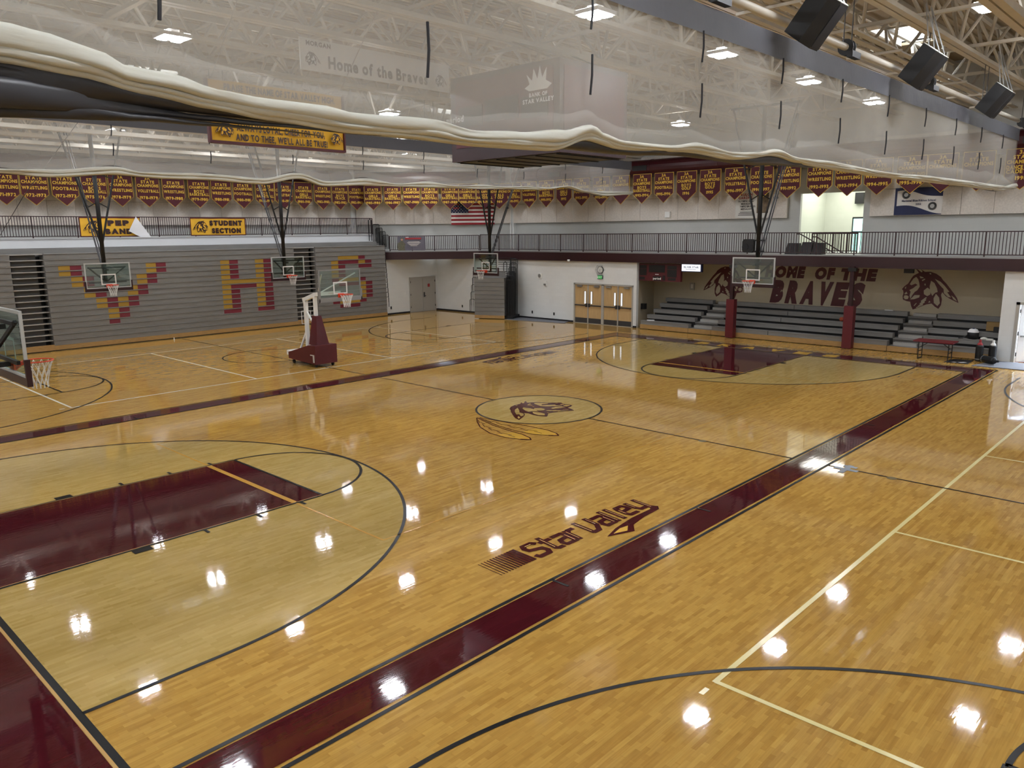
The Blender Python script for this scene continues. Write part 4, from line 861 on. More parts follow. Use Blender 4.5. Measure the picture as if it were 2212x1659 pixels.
t, Q, u, n = cloth('gray banner with a soldier picture and red heading on the corner railing', 'railing_banner', 'banner', (1, -1, 0), (14.68, 23.46, 4.42), 1.68, .86, 'poster_gray', .01)
m = MB(); m.prism([Q(a-.62, b*.8-.06, .02) for a, b in ((-.2, -.45), (.22, -.45), (.2, -.1), (.28, .0), (.15, .15), (.1, .3), (-.02, .3), (-.1, .18), (-.22, .1), (-.24, -.2))], n*.006); part('soldier_picture', m, 'camo', t)
m = MB(); m.lathe([(.07, 0), (.07, .008)], Q(-.58, .24, .025), 12, axis=n); part('face', m, 'skin', t); m = MB(); m.obox(Q(-.58, .32, .03), u*.11, (0, 0, .025), n*.006); part('cap', m, 'camo', t)
m = MB(); m.obox(Q(.12, .3, .02), u*.5, (0, 0, .05), n*.004); part('heading', m, 'red_ink', t)
m = MB()
for i in range(5): m.obox(Q(.15, .1-.06*i, .02), u*(.42-.07*abs(i-1)), (0, 0, .012), n*.003)
m.obox(Q(-.25, .38, .02), u*.09, (0, 0, .02), n*.004); part('fine_print', m, 'flag_white', t)
# flags and posters on the upper far wall
t, Q, u, n = cloth('large American flag hung on the upper corner wall under the banners', 'flag', 'flag', (1, -1, 0), (18.48, 21.88, 6.33), 2.75, 1.58, 'flag_white', .05)
m = MB()
for i in range(0, 13, 2):
    z0 = -.79+1.58*i/13; P = [[Q(-1.375+2.75*j/24, z0, .012), Q(-1.375+2.75*j/24, z0+1.58/13, .012)] for j in range(25)]; m.grid(P)
part('red_stripe', m, 'flag_red', t, fix=False)
m = MB(); P = [[Q(-1.375+1.1*j/8, .79-1.58*7/13, .018), Q(-1.375+1.1*j/8, .79, .018)] for j in range(9)]; m.grid(P); part('canton', m, 'flag_blue', t, fix=False)
m = MB()
for r in range(9):
    for c in range(6 if r % 2 == 0 else 5):
        cc = Q(-1.375+1.1*(c+(.5 if r % 2 == 0 else 1))/6, .79-1.58*7/13*(r+.5)/9, .024); P = []
        for j in range(10): rr = .036 if j % 2 == 0 else .015; a = math.pi/2+j*math.pi/5; P.append(cc+u*rr*math.cos(a)+Vector((0, 0, rr*math.sin(a))))
        m.poly(P)
part('star', m, 'flag_white', t, fix=False)
t, Q, u, n = cloth('blue and white ribbon school flag on the upper wall right of the vestibule', 'flag', 'flag', NY, (20.33, -3.85, 6.2), 1.9, 1.15, 'flag_white', .03)
m = MB()
def wv(f): return [Q(-.95+1.9*i/20, f(i/20), .014) for i in range(21)]
for f in (lambda s: .42-.28*(s if s < .99 else .99)**2+.06*math.sin(s*7), lambda s: -.2-.25*s+.1*math.sin(s*5)):
    lo = wv(f)
    m.grid([[a, b] for a, b in zip(lo, wv((lambda s: .575) if f(0) > 0 else (lambda s: -.575)))])
m.grid([[Q(-.95, -.575, .015), Q(-.95, .575, .015)], [Q(-.86, -.575, .015), Q(-.86, .575, .015)]]); part('blue_wave', m, 'navy', t, fix=False)
m = MB(); text(m, 'National Blue Ribbon School', Q(.02, .03, .02), u, Z, .085, width=1.35, off=0); text(m, '2012', Q(.02, -.12, .02), u, Z, .08, off=0); part('lettering', m, 'navy', t, fix=False)
m = MB()
for a, b in ((-.5, .28), (.58, -.22)):
    m.lathe([(.17, 0), (.17, .006)], Q(a, b, .02), 20, axis=n)
part('seal', m, 'black', t); m = MB()
for a, b in ((-.5, .28), (.58, -.22)): m.lathe([(.09, 0), (.09, .004)], Q(a, b, .028), 16, axis=n); m.tube([Q(a+.14*math.cos(q*math.pi/12), b+.14*math.sin(q*math.pi/12), .03) for q in range(24)], .006, 4, closed=True)
part('seal_ring', m, 'steel', t)
t, Q, u, n = cloth('white Olympic medalist banner with a wrestling photo behind the far hoop mast', 'poster', 'poster', NY, (20.33, 3.75, 6.28), 1.85, 1.28, 'poster_white', .02)
m = MB(); m.grid([[Q(.22+.6*i/4, -.42, .012), Q(.22+.6*i/4, .55, .012)] for i in range(5)]); part('photo', m, 'poster_brown', t, fix=False)
m = MB(); text(m, 'RULON', Q(-.35, .5, .014), u, Z, .12, off=0); text(m, 'GARDNER', Q(-.35, .34, .014), u, Z, .12, off=0); part('red_lettering', m, 'red_ink', t, fix=False)
m = MB()
for i, s_ in enumerate(('OLYMPIC GOLD', 'MEDALIST', 'OLYMPIC BRONZE', 'MEDALIST')): text(m, s_, Q(-.35, .18-.13*i, .014), u, Z, .08, off=0, maxw=1.0)
for i in range(3): m.obox(Q(-.35, -.36-.07*i, .012), u*.42, (0, 0, .014), n*.002)
part('lettering', m, 'black', t, fix=False)
# ------------------------------------------------------------------ recess bleachers under the balcony
RXs = [17.55, 18.15, 18.75, 19.35, 19.92]; RZs = [.45, .705, .96, 1.215, 1.47]
def open_bank(lab, ya, yb):
    t = thing('bleacher_section', lab, 'bleachers', (18.8, (ya+yb)/2, 0), 'open bleachers in the recess')
    m = MB(); m.box(17.5, 17.54, yb, ya, .03, .25); part('kick_board', m, 'oak', t)
    for i, (x, z) in enumerate(zip(RXs, RZs)):
        m = MB(); m.box(x, x+.28, yb, ya, z-.2, z-.035); m.box(x-.02, x+.29, yb, ya, z-.035, z); part('seat_board', m, 'gray_seat', t)
        m = MB(); m.box(x+.28, min(x+.62, 20.48), yb+.01, ya-.01, z-.26, z-.2); part('foot_deck', m, 'gray_seat_dark', t)
        m = MB(); m.box(x+.1, x+.14, yb+.02, ya-.02, .03, z-.2); part('riser', m, 'black', t)
    return t
open_bank('short open bleacher section beside the recess side wall', 8.35, 5.5)
tc = open_bank('long middle open bleacher section behind the two maroon posts', 4.2, -3.95)
for yy, i0 in ((1.3, 0), (1.25, 2), (1.2, 3), (1.15, 4)): m = MB(); x = RXs[i0]; m.box(x-.022, x-.018, yy-.012, yy+.012, RZs[i0]-.19, RZs[i0]); part('seam', m, 'black', tc)
open_bank('open bleacher section behind the red folding table', -5.15, -7.85)
for lab, ya, yb in (('gray aisle steps left of the first maroon post in the recess bleachers', 5.48, 4.22), ('gray aisle steps behind the red table end in the recess bleachers', -3.97, -5.13)):
    t = thing('aisle_steps', lab, 'steps', (18.8, (ya+yb)/2, 0), 'recess bleacher aisles')
    m = MB(); m.box(17.5, 17.54, yb, ya, .03, .25); part('kick_board', m, 'oak', t)
    for x, z in zip(RXs, RZs):
        m = MB(); m.box(x, min(x+.6, 20.49), yb, ya, z-.24, z-.2); part('tread', m, 'gray_seat', t)
        m = MB(); m.box(x+.3, min(x+.6, 20.49), yb+.12, ya-.12, z-.2, z-.07); part('half_step', m, 'gray_nose', t)
        m = MB(); m.box(x+.03, x+.06, yb, ya, .03, z-.24); part('riser', m, 'gray_seat_dark', t)
for lab, yy in (('maroon post with red wall pad left of the BRAVES lettering', 3.1), ('maroon post with red wall pad in front of the letter S of BRAVES', -2.4)):
    t = thing('padded_post', lab, 'post', (17.36, yy, 0), 'padded steel posts under the balcony')
    m = MB(); m.box(17.28, 17.44, yy-.08, yy+.08, 0, 3.5); part('steel_post', m, 'maroon_dark', t)
    m = MB(); m.box(17.2, 17.5, yy-.2, yy+.2, .02, 1.84); part('wall_pad', m, 'maroon_pad', t)
    m = MB(); m.box(17.26, 17.46, yy-.16, yy+.16, 3.3, 3.44); part('cap_plate', m, 'black', t)
# lettering and emblems painted on the recess wall
m = MB(); k = MB(); xw = 20.497
def word(s_, ya, yb, za, zb, sh=.28):
    text(m, s_, (xw, (ya+yb)/2, (za+zb)/2), NY, Z, zb-za, width=abs(ya-yb), off=.003, shear=sh*.6, gap=.1, bold=.08)
word('HOME', 3.0, 1.02, 2.78, 3.29); word('OF', .52, -.4, 2.76, 3.27); word('THE', -.68, -2.3, 2.75, 3.26)
L6 = [('B', 2.62, 2.0), ('R', 1.85, 1.2), ('A', 1.1, .42), ('V', .3, -.32), ('E', -.42, -1.05), ('S', -1.15, -1.8)]
for ch, a, b in L6: text(m, ch, (xw, (a+b)/2+.06, 2.1), NY, Z, 1.02, width=abs(a-b)*.98, off=.003, shear=.2, bold=.08)
part('wall_lettering', m, 'maroon', wr, fix=False, label='maroon HOME OF THE BRAVES lettering')
m = MB(); emblem(m, k, (xw, -4.6, 2.42), NY, Z, 2.3); emblem(m, k, (xw, 5.25, 2.42), NY, Z, 2.3, flip=True)
part('wall_emblem', m, 'maroon', wr, fix=False, label='maroon feathered head emblems facing each other'); part('emblem_highlight', k, 'cmu_cream_y', wr, fix=False)
# ------------------------------------------------------------------ small folded bleacher in the corner
ang = math.atan2(-.92, .39)
t = thing('folded_bleacher', 'small folded gray bleacher with black rails in the corner behind a hoop', 'bleachers', (15.88, 17.9, 0), None, ang)
w2 = .95   # local: x along the front, y into the stack
m = MB(); m.box(-w2, w2, -.02, .02, .04, .22); part('kick_board', m, 'oak', t, local=True)
for k in range(9):
    z = .22+.245*k; m = MB(); m.prism([(-w2, .0, z), (-w2, 0, z+.205), (-w2, -.02, z+.213), (-w2, -.02, z+.236), (-w2, .5, z+.236), (-w2, .5, z)], (2*w2, 0, 0)); part('seat_board', m, 'gray_seat', t, local=True)
m = MB(); m.box(-w2, w2, .4, .9, 2.42, 2.46); m.box(-w2+.1, w2-.1, .5, .54, 2.45, 2.78); m.box(-w2+.1, w2-.1, .5, .8, 2.75, 2.8); part('top_deck', m, 'gray_seat', t, local=True)
m = MB(); m.box(-w2+.05, w2-.05, .5, 1.1, .05, 2.4); part('rear_frame', m, 'black', t, local=True)
def rail_stack(mb, x, y0, y1, z0, z1, n, lean=0.):
    for i in range(n):
        y = y0+(y1-y0)*i/max(1, n-1); a = z0+.14*i*0; mb.tube([(x-.02, y, a), (x-.02, y+lean, z1-.08), (x, y+lean, z1), (x+.14, y+lean, z1), (x+.16, y+lean, z1-.08), (x+.16, y, a)], .018, 6)
def rack(mb, x0, x1, y, z0, z1, n, lean=0.):
    mb.tube([(x0, y, z0), (x0, y+lean, z1-.06), (x0+.06, y+lean, z1), (x1-.06, y+lean, z1), (x1, y+lean, z1-.06), (x1, y, z0)], .018, 6)
    for i in range(1, n): x = x0+(x1-x0)*i/n; mb.tube([(x, y, z0), (x, y+lean, z1)], .013, 5)
for i in range(5): m = MB(); rack(m, -w2-.34, -w2-.03, .1+.14*i, .35+.42*i, 1.15+.42*i, 5); part('side_rail', m, 'black', t, local=True)
for i in range(6): m = MB(); rack(m, w2+.04, w2+.5, .1+.15*i, .15, 2.3+.24*i, 7, .12); part('side_rail', m, 'black', t, local=True)
for xx in (-.55, .75): m = MB(); m.tube([(xx-.1, .75, 2.4), (xx-.1, .75, 3.25), (xx, .75, 3.35), (xx+.1, .75, 3.25), (xx+.1, .75, 2.4)], .022, 6); part('loop_rail', m, 'black', t, local=True)
m = MB(); m.box(w2+.1, w2+.16, .3, 1.3, .05, 2.5); m.box(w2+.06, w2+.44, .2, 1.4, .0, .2); part('side_panel', m, 'black', t, local=True)
m = MB()
for j in range(9): m.bar((-w2, 1.2, 2.5+.13*j), (w2+.3, 1.2, 2.5+.13*j), .025, .025)
for xx in (-w2, 0, w2): m.bar((xx, 1.2, 2.4), (xx, 1.2, 3.6), .035, .035, up=Y)
part('back_rail', m, 'black', t, local=True)
# folded aisle rails at the end of the long banks
t = thing('folded_handrail', 'black folded aisle rails stacked at the corner end of the bleachers', 'handrail', (13.25, 24.6, 0))
for i in range(13):
    z = .55+.3*i; m = MB(); rail_stack(m, 13.14, YB+.06+.02*i, YB+.06+.02*i, z, z+.62, 1); part('hoop_rail', m, 'black', t)
for i in range(4): m = MB(); rack(m, 13.12, 13.62, 24.35+.3*i, 4.1+.12*i, 4.95+.22*i, 8); part('rack_rail', m, 'black', t)
m = MB(); m.tube([(13.0, 25.5, 4.6), (13.0, 25.5, 5.85), (13.1, 25.5, 5.93), (13.2, 25.5, 5.85), (13.2, 25.5, 4.6)], .025, 6); part('loop_rail', m, 'black', t)
# ------------------------------------------------------------------ doors
d = MB(); d.box(15.3, 17.5, 24.53, 24.6, 2.16, 2.26); d.box(15.3, 15.37, 24.53, 24.6, 0, 2.2); d.box(17.43, 17.5, 24.53, 24.6, 0, 2.2); d1 = struct('door_1', d, 'door_gray')
for a, b in ((15.37, 16.39), (16.41, 17.43)): m = MB(); m.box(a, b, 24.55, 24.6, .01, 2.16); part('door_leaf', m, 'door_gray', d1)
m = MB()
for z in (.35, 1.15, 1.95): m.box(15.35, 15.38, 24.52, 24.55, z-.06, z+.06); m.box(17.42, 17.45, 24.52, 24.55, z-.06, z+.06)
part('hinge', m, 'black', d1)
m = MB(); m.box(16.46, 16.54, 24.51, 24.55, .95, 1.25); m.box(16.46, 16.6, 24.48, 24.51, 1.0, 1.04); part('lock_handle', m, 'steel_dark', d1)
m = MB(); m.box(16.82, 16.99, 24.53, 24.55, 1.58, 1.78); part('notice', m, 'red_ink', d1)
d = MB(); XW = 17.7
d.box(XW-.03, XW+.1, 8.95, 12.96, 2.15, 2.24); d.box(XW-.03, XW+.1, 8.95, 9.03, 0, 2.2); d.box(XW-.03, XW+.1, 12.88, 12.96, 0, 2.2); d.box(XW-.03, XW+.1, 10.87, 11.03, 0, 2.2); d.box(XW-.02, XW+.1, 9.9, 9.96, 0, 2.15); d.box(XW-.02, XW+.1, 11.93, 11.99, 0, 2.15); d.box(XW-.03, XW+.1, 8.95, 12.96, 0, .02)
d2 = struct('door_2', d, 'door_gray')
for i, (a, b) in enumerate(((9.03, 9.9), (9.96, 10.87), (11.03, 11.93), (11.99, 12.88))):
    hi = i % 2 == 0   # hinged at the low-y side
    yl = b-.24 if hi else a+.14
    m = MB(); x0, x1 = XW+.02, XW+.07
    m.box(x0, x1, a, yl, .02, 2.15); m.box(x0, x1, yl+.1, b, .02, 2.15); m.box(x0, x1, yl, yl+.1, .02, 1.1); m.box(x0, x1, yl, yl+.1, 1.78, 2.15); lf = part('door_leaf', m, 'door_wood', d2)
    m = MB(); m.box(x0+.02, x0+.03, yl, yl+.1, 1.1, 1.78); part('vision_lite', m, 'screen', lf)
    m = MB()
    for p_ in ((yl-.025, yl, 1.08, 1.8), (yl+.1, yl+.125, 1.08, 1.8), (yl-.02, yl+.12, 1.78, 1.8), (yl-.02, yl+.12, 1.08, 1.1)): m.box(x0-.012, x0, *p_)
    part('lite_frame', m, 'steel', lf)
    m = MB(); m.box(x0-.01, x0, a+.01, b-.01, .03, .3); part('kick_plate', m, 'steel_dark', lf)
    m = MB(); m.box(x0-.07, x0-.03, a+.02, b-.02, .98, 1.04); e = b-.1 if hi else a+.02; m.box(x0-.1, x0, e, e+.08, .92, 1.12); part('push_bar', m, 'steel_dark', lf)
    m = MB(); e = a+.15 if hi else b-.5; m.box(x0-.09, x0, e, e+.33, 2.03, 2.12); part('door_closer', m, 'steel', lf)
d = MB(); d.box(XW-.04, XW+.2, -8.5, -8.38, 0, 2.3); d.box(XW-.04, XW+.2, -10.4, -10.28, 0, 2.3); d.box(XW-.04, XW+.2, -10.4, -8.38, 2.2, 2.3); d3 = struct('door_3', d, 'door_gray')
m = MB(); c_, s_ = math.cos(math.radians(38)), math.sin(math.radians(38)); h = Vector((17.86, -8.52, 0)); dv = Vector((s_*1.0, -c_, 0)); nv = Vector((c_, s_, 0))
m.obox(h+dv*.45+Vector((0, 0, 1.1)), dv*.45, (0, 0, 1.08), nv*.022); lf = part('door_leaf', m, 'white_paint', d3)
m = MB(); m.obox(h+dv*.62+Vector((0, 0, 1.5))-nv*.026, dv*.05, (0, 0, .36), nv*.004); part('vision_lite', m, 'steel', lf)
m = MB(); m.obox(h+dv*.45+Vector((0, 0, 1.0))-nv*.07, dv*.4, (0, 0, .03), nv*.02); m.lathe([(.05, 0), (.05, .1)], h+dv*.78+Vector((0, 0, .98))-nv*.03, 12, axis=-nv); part('push_bar', m, 'steel', lf)
m = MB()
for z in (.3, 1.1, 1.95): m.obox(h+Vector((-.02, .03, z)), (.03, 0, 0), (0, .03, 0), (0, 0, .07))
part('hinge', m, 'black', d3)
# ------------------------------------------------------------------ things on the far wall
XF_ = 17.7
t = thing('wall_clock', 'round wall clock inside a hexagonal wire guard above the wooden doors', 'clock', (XF_-.05, 11.1, 2.8))
m = MB(); m.lathe([(.2, 0), (.2, .05)], (XF_, 11.1, 2.99), 28, axis=NX); part('rim', m, 'black', t)
m = MB(); m.lathe([(.17, 0), (.17, .01)], (XF_-.05, 11.1, 2.99), 28, axis=NX); f_ = part('clock_face', m, 'clock_face', t)
m = MB(); m.bar((XF_-.065, 11.1, 2.99), (XF_-.065, 11.02, 3.04), .016, .006); m.bar((XF_-.065, 11.1, 2.99), (XF_-.065, 11.12, 2.85), .012, .006); part('hand', m, 'black', f_)
m = MB()
for q in range(12): a = q*math.pi/6; m.bar((XF_-.064, 11.1+.13*math.sin(a), 2.99+.13*math.cos(a)), (XF_-.064, 11.1+.155*math.sin(a), 2.99+.155*math.cos(a)), .012, .004)
part('hour_mark', m, 'black', f_)
m = MB()
for r_ in (.3, .22): m.tube([(XF_-.12, 11.1+r_*math.cos(q*math.pi/3), 2.99+r_*math.sin(q*math.pi/3)) for q in range(6)], .008, 6, closed=True)
for q in range(6): a = q*math.pi/3; m.tube([(XF_, 11.1+.3*math.cos(a), 2.99+.3*math.sin(a)), (XF_-.12, 11.1+.3*math.cos(a), 2.99+.3*math.sin(a)), (XF_-.13, 11.1, 2.99)], .006, 5)
part('wire_guard', m, 'steel', t)
t = thing('exit_sign', 'green lit EXIT sign under the wall clock', 'sign', (XF_-.05, 11.1, 2.5))
m = MB(); m.box(XF_-.08, XF_, 10.93, 11.27, 2.5, 2.7); part('case', m, 'steel_dark', t); m = MB(); m.box(XF_-.085, XF_-.08, 10.95, 11.25, 2.52, 2.68); part('lit_face', m, 'green_sign', t)
m = MB(); text(m, 'EXIT', (XF_-.086, 11.1, 2.6), NY, Z, .1, off=.002); part('lettering', m, 'white_paint', t, fix=False)
t = thing('wall_speaker', 'square white wall speaker left of the wooden doors', 'speaker', (XF_-.03, 15.5, 2.4)); m = MB(); m.box(XF_-.05, XF_, 15.35, 15.67, 2.38, 2.7); part('case', m, 'white_paint', t); m = MB(); m.lathe([(.11, 0), (.11, .01)], (XF_-.05, 15.51, 2.54), 18, axis=NX); part('grille', m, 'steel', t)
t = thing('fire_strobe', 'white fire alarm strobe in a guard below the wall speaker', 'alarm', (XF_-.03, 15.05, 2.0)); m = MB(); m.box(XF_-.06, XF_, 14.97, 15.18, 1.95, 2.25); part('case', m, 'white_paint', t); m = MB(); m.box(XF_-.1, XF_-.06, 15.0, 15.15, 2.0, 2.1); part('lens', m, 'steel', t)
for yy, lab in ((16.12, 'black outlet low on the white wall nearest the small corner bleacher'), (14.43, 'black outlet low on the white wall nearest the wooden doors'), (22.2, 'black outlet low on the wall behind the corner bleacher')):
    m = MB(); m.box(XF_-.015, XF_, yy-.05, yy+.05, .3, .46); solo('power_outlet', m, 'black', lab, 'outlet', 'black outlets on the lower walls')
m = MB(); m.box(13.74, 13.84, 24.585, 24.6, .34, .52); solo('power_outlet', m, 'black', 'black outlet low on the wall left of the gray doors', 'outlet', 'black outlets on the lower walls')
m = MB(); m.box(14.9, 15.0, 24.57, 24.6, 1.2, 1.38); solo('light_switch', m, 'white_paint', 'small white switch plate left of the gray double doors', 'switch')
m = MB(); m.box(17.55, 17.7, 20.2, 20.42, .5, 1.3); m.box(17.6, 17.7, 20.25, 20.4, .1, .3); solo('drinking_fountain', m, 'poster_brown', 'tan box on the wall at the edge of the corner bleacher', 'box')
m = MB(); m.box(18.25, 18.5, 8.62, 8.83, .95, 1.25); solo('wall_box', m, 'black', 'black box on the recess side wall by the short bleachers', 'box')
t = thing('thermostat', 'small framed beige plate on the recess wall left of the emblem', 'plate', (20.46, 7.05, 2.0)); m = MB(); m.box(20.44, 20.5, 6.93, 7.2, 1.92, 2.3); part('case', m, 'door_gray', t); m = MB(); m.box(20.43, 20.44, 7.0, 7.13, 2.0, 2.22); part('face', m, 'poster_white', t)
# wall scoreboard and screen in the recess mouth
t = thing('wall_scoreboard', 'maroon wall scoreboard with black digit windows and the word period', 'scoreboard', (17.9, 7.5, 2.5))
m = MB(); m.box(17.85, 18.02, 6.22, 8.72, 2.5, 3.38); part('cabinet', m, 'maroon', t)
m = MB()
for a, b, c, d in ((8.25, 8.68, 3.12, 3.3), (8.25, 8.68, 2.78, 3.1), (8.35, 8.68, 2.56, 2.7), (7.15, 8.1, 2.95, 3.32), (6.45, 7.0, 3.12, 3.3), (6.45, 7.0, 2.72, 3.1), (6.5, 6.95, 2.56, 2.68), (7.35, 7.85, 2.53, 2.75), (7.12, 7.27, 2.55, 2.8)): m.box(17.84, 17.85, a, b, c, d)
part('digit_window', m, 'black', t)
m = MB(); text(m, 'period', (17.838, 7.6, 2.64), NY, Z, .11, off=.002); m.box(17.838, 17.84, 7.5, 7.72, 2.83, 2.86); part('lettering', m, 'white_paint', t, fix=False)
t = thing('advertising_screen', 'small lit white advertising screen beside the wall scoreboard', 'screen', (17.9, 5.65, 3.05)); m = MB(); m.box(17.87, 17.97, 5.03, 6.2, 3.02, 3.42); part('case', m, 'navy', t); m = MB(); m.box(17.86, 17.87, 5.12, 6.17, 3.06, 3.39); part('lit_face', m, 'screen', t)
m = MB(); text(m, 'SILVER STAR', (17.858, 5.64, 3.26), NY, Z, .09, width=.85, off=.002); m.box(17.857, 17.859, 5.35, 5.95, 3.14, 3.16); part('lettering', m, 'navy', t, fix=False)
# ------------------------------------------------------------------ mats, table, punching bags and small things by the recess
m = MB(); m.prism([(16.2, 17.0, .003), (17.6, 17.0, .003), (17.6, 13.3, .003), (16.9, 13.0, .003)], (0, 0, .018)); solo('floor_mat', m, 'carpet_gray', 'long gray mat on the floor along the far wall', 'mat')
m = MB(); m.prism([(15.9, -7.5, .003), (17.6, -7.95, .003), (17.6, -10.6, .003), (16.0, -10.4, .003)], (0, 0, .025)); solo('floor_mat', m, 'carpet_gray', 'gray entrance mat before the open bright door', 'mat')
t = thing('floor_mat', 'dark rumpled mat with white scraps beside the red table', 'mat', (16.7, -6.95, .003)); m = MB(); m.prism([(16.15, -6.5, .003), (17.1, -6.6, .003), (17.25, -7.25, .003), (16.2, -7.3, .003)], (0, 0, .02)); part('sheet', m, 'black_rubber', t)
m = MB(); m.prism([(16.3, -6.95, .024), (16.5, -7.1, .024), (16.45, -7.2, .024), (16.25, -7.05, .024)], (0, 0, .004)); m.prism([(16.2, -6.75, .024), (16.3, -6.8, .024), (16.28, -6.9, .024), (16.2, -6.85, .024)], (0, 0, .004)); part('white_scrap', m, 'flag_white', t)
t = thing('folding_table', 'dark red folding table with black legs in front of the recess bleachers', 'table', (16.72, -6.0, 0))
m = MB(); m.box(16.3, 17.05, -6.72, -5.3, .69, .74); part('tabletop', m, 'table_red', t)
for yy in (-6.55, -5.48):
    m = MB()
    for xx in (16.42, 16.92): m.bar((xx, yy, .0), (xx, yy, .69), .03, .03, up=Y)
    m.bar((16.42, yy, .3), (16.92, yy, .3), .025, .025); m.bar((16.42, yy, .015), (16.92, yy, .015), .035, .03); m.bar((16.42, yy, .45), (16.92, yy, .45), .02, .02); part('leg_frame', m, 'black', t)
    m = MB(); s2 = 1 if yy < -6 else -1; m.bar((16.67, yy, .45), (16.67, yy+s2*.35, .69), .025, .025); part('brace', m, 'black', t)
def bag(lab, base, lean, caps):
    t = thing('punching_bag', lab, 'punching bag', tuple(base), 'black training bags by the bright door'); b0 = Vector(base); ax = Vector(lean).normalized()
    m = MB(); m.lathe([(.1, .0), (.135, .02), (.135, .58), (.11, .62)], b0, 18, axis=ax); part('bag_body', m, 'black', t, smooth=False)
    m = MB(); m.lathe([(.136, .06), (.138, .06), (.138, .1), (.136, .1)], b0, 18, axis=ax); part('band', m, 'steel', t)
    m = MB(); m.lathe([(.1, .62), (.09, .66), (.045, .72), (.04, .82)], b0, 14, axis=ax); part('bag_top', m, caps, t)
    return t
bag('upright black training bag with white and red top by the bleacher end', (17.1, -7.45, .03), (0, 0, 1), 'red_ink')
bag('upright black training bag with pale cone top against the wall corner', (17.3, -7.85, .03), (0, 0, 1), 'white_paint')
bag('black training bag lying on the gray mat before the bright door', (16.9, -7.62, .16), (-.45, -.55, .02), 'black_rubber')
t = thing('backpack', 'black backpack with white and blue top on the recess bleachers', 'bag', (18.3, -6.85, .71))
m = MB(); m.lathe([(.16, 0), (.21, .05), (.21, .25), (.15, .33)], (18.35, -6.9, .71), 16); part('bag_body', m, 'black', t, smooth=True)
m = MB(); m.lathe([(.2, .24), (.2, .28), (.14, .38), (.05, .41)], (18.35, -6.9, .71), 16); part('flap', m, 'white_cloth', t, smooth=True)
m = MB(); m.lathe([(.06, .36), (.07, .39), (.03, .43)], (18.33, -6.9, .71), 10); part('logo_patch', m, 'navy', t); m = MB(); m.tube([(18.2, -6.72, .85), (18.12, -6.6, .75), (18.1, -6.45, .73)], .02, 6); part('strap', m, 'black', t)
m = MB(); m.lathe([(.1, 0), (.13, .03), (.12, .07), (.04, .1)], (18.3, -7.3, .71), 14); m.box(18.2, 18.35, -7.62, -7.4, .71, .77); solo('shoe_pair', m, 'poster_white', 'white and black shoes beside the backpack on the bleachers', 'shoes')
m = MB(); m.box(18.95, 19.25, -7.75, -7.2, 1.0, 1.35); m.box(18.93, 18.95, -7.75, -7.2, 1.15, 1.18); solo('cardboard_box', m, 'cardboard', 'brown cardboard box on the bleacher row against the jamb', 'box')
m = MB(); m.box(18.75, 18.95, -7.85, -7.5, .96, 1.18); solo('sports_bag', m, 'black', 'small black bag in front of the cardboard box', 'bag')
m = MB(); m.lathe([(.05, -.09), (.1, -.03), (.1, .03), (.05, .09)], (18.92, -1.5, 1.07), 14); solo('ball', m, 'leather_orange', 'dull orange ball on the middle recess bleachers', 'ball')
m = MB(); m.box(20.0, 20.18, -3.3, -2.95, 1.47, 1.5); solo('paper', m, 'white_paint', 'white paper lying on the top row of the middle bleachers', 'paper')
m = MB(); m.prism([(17.6, 8.0, .452), (17.75, 7.7, .452), (17.7, 7.6, .452), (17.56, 7.75, .452)], (0, 0, .05)); solo('towel', m, 'white_cloth', 'white towel on the lowest row of the short recess section', 'towel')
m = MB(); m.box(17.9, 18.1, -4.6, -4.25, 3.25, 3.44); solo('ceiling_speaker', m, 'black', 'small black box under the balcony edge above the right emblem', 'speaker')
# things on the balcony by the vestibule
for k, (a, b, h_, lab) in enumerate(((1.25, .7, .5, 'leftmost black wedge monitor on the balcony by the vestibule'), (.55, .05, .55, 'middle black wedge monitor on the balcony by the vestibule'), (0, -.45, .52, 'rightmost black wedge monitor on the balcony by the vestibule'))):
    m = MB(); m.prism([(18.7, a, 3.93), (19.25, a, 3.93), (19.25, a, 3.93+h_), (19.0, a, 3.93+h_)], (0, b-a, 0)); solo('stage_monitor', m, 'black', lab, 'speaker', 'black gear on the balcony')
t = thing('stair_railing', 'dark maroon stair guard and sloping handrails in the vestibule opening', 'railing', (20.2, 0, 3.93))
m = MB(); m.tube([(20.3, 1.4, 4.84), (20.3, 1.25, 4.84), (20.3, -.45, 3.95)], .03, 8); m.tube([(20.3, .62, 4.7), (20.3, .45, 4.7), (20.3, -.85, 3.95)], .03, 8); part('handrail', m, 'maroon_dark', t)
m = MB()
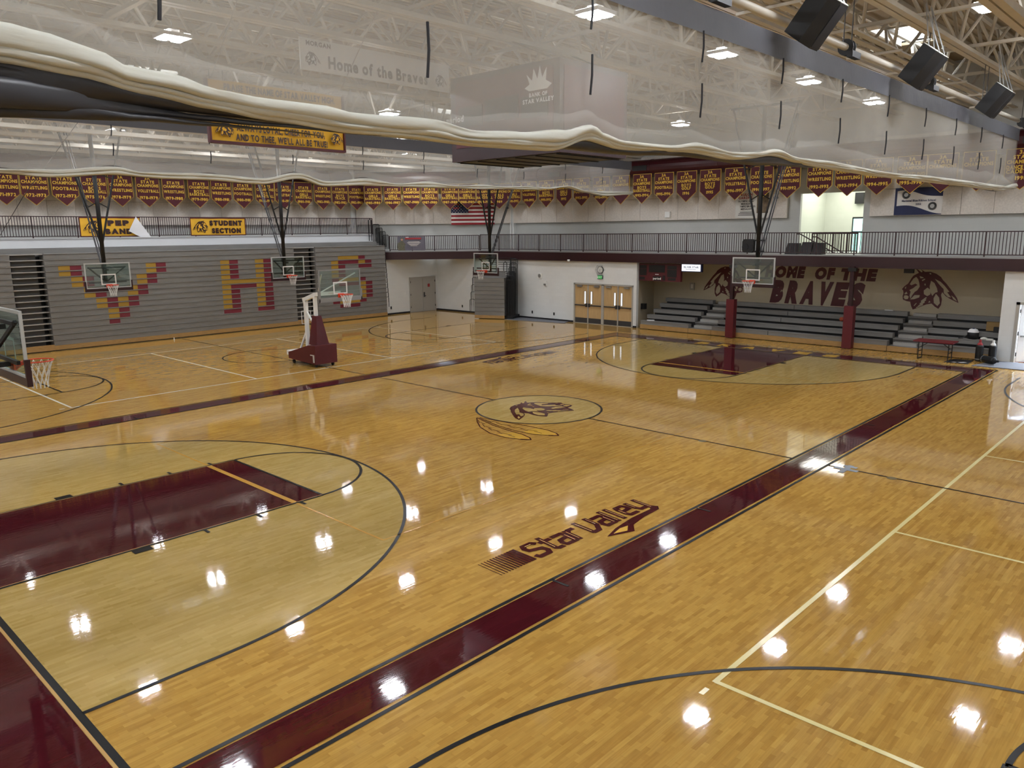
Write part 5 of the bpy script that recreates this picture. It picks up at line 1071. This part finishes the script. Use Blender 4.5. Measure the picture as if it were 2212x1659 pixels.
for y_ in (.68, -.3, -.95, -1.4): m.bar((20.4, y_, 3.93), (20.4, y_, 4.85), .05, .05, up=Y)
m.bar((20.4, .68, 4.85), (20.4, -1.4, 4.85), .05, .05); m.bar((20.4, .68, 4.05), (20.4, -1.4, 4.05), .04, .04); part('guard_frame', m, 'maroon_dark', t)
m = MB()
for i in range(19): m.bar((20.4, .6-.108*i, 4.05), (20.4, .6-.108*i, 4.85), .02, .02, up=Y)
part('baluster_grille', m, 'maroon_dark', t)
m = MB(); m.box(24.8, 24.98, .05, .45, 6.3, 6.85); solo('wall_speaker', m, 'black', 'black box high on the vestibule wall above the bright door', 'speaker')
m = MB(); m.box(20.22, 20.36, 8.45, 8.75, 5.75, 6.05); solo('security_camera', m, 'white_paint', 'small white camera on the far sound panels', 'camera')
m = MB(); m.lathe([(.09, 0), (.07, .1)], (17.5, 13.2, 3.42), 12); solo('ceiling_camera', m, 'white_paint', 'small white dome at the balcony edge over the white wall', 'camera')
# floor odds and ends
t = thing('floor_tape', 'crossed gray tape strips on the floor beside the near border', 'tape', (-.05, -8.85, .003)); m = MB(); m.box(-.35, .3, -8.9, -8.78, .0066, .0075); part('long_strip', m, 'tape', t)
m = MB(); m.box(-.12, .02, -9.1, -8.6, .0078, .0088); m.box(.12, .25, -9.0, -8.72, .0078, .0088); part('short_strip', m, 'tape', t)
for yy, lab in ((-9.78, 'brass floor socket on the half court line of the near side court'), (-5.39, 'brass floor socket on the half court line inside the main court')):
    m = MB(); m.lathe([(.1, .0065), (.1, .009), (.085, .011)], (-.04, yy, 0), 20); solo('floor_socket', m, 'brass', lab, 'floor socket')
m = MB(); m.lathe([(.03, 0), (.03, .02), (.015, .1), (.015, .12)], (-.4, 23.7, 0), 10); solo('bottle', m, 'white_paint', 'tiny white bottle standing before the V bleacher bank', 'bottle')
m = MB(); m.tube([(-6.5, 12.6, 9.8), (-7.8, 17.8, 6.5), (-9.0, 20.6, 3.6)], .012, 6); solo('hoist_cable', m, 'steel_dark', 'thin slanting hoist cable passing left of the V hoop mast', 'cable')
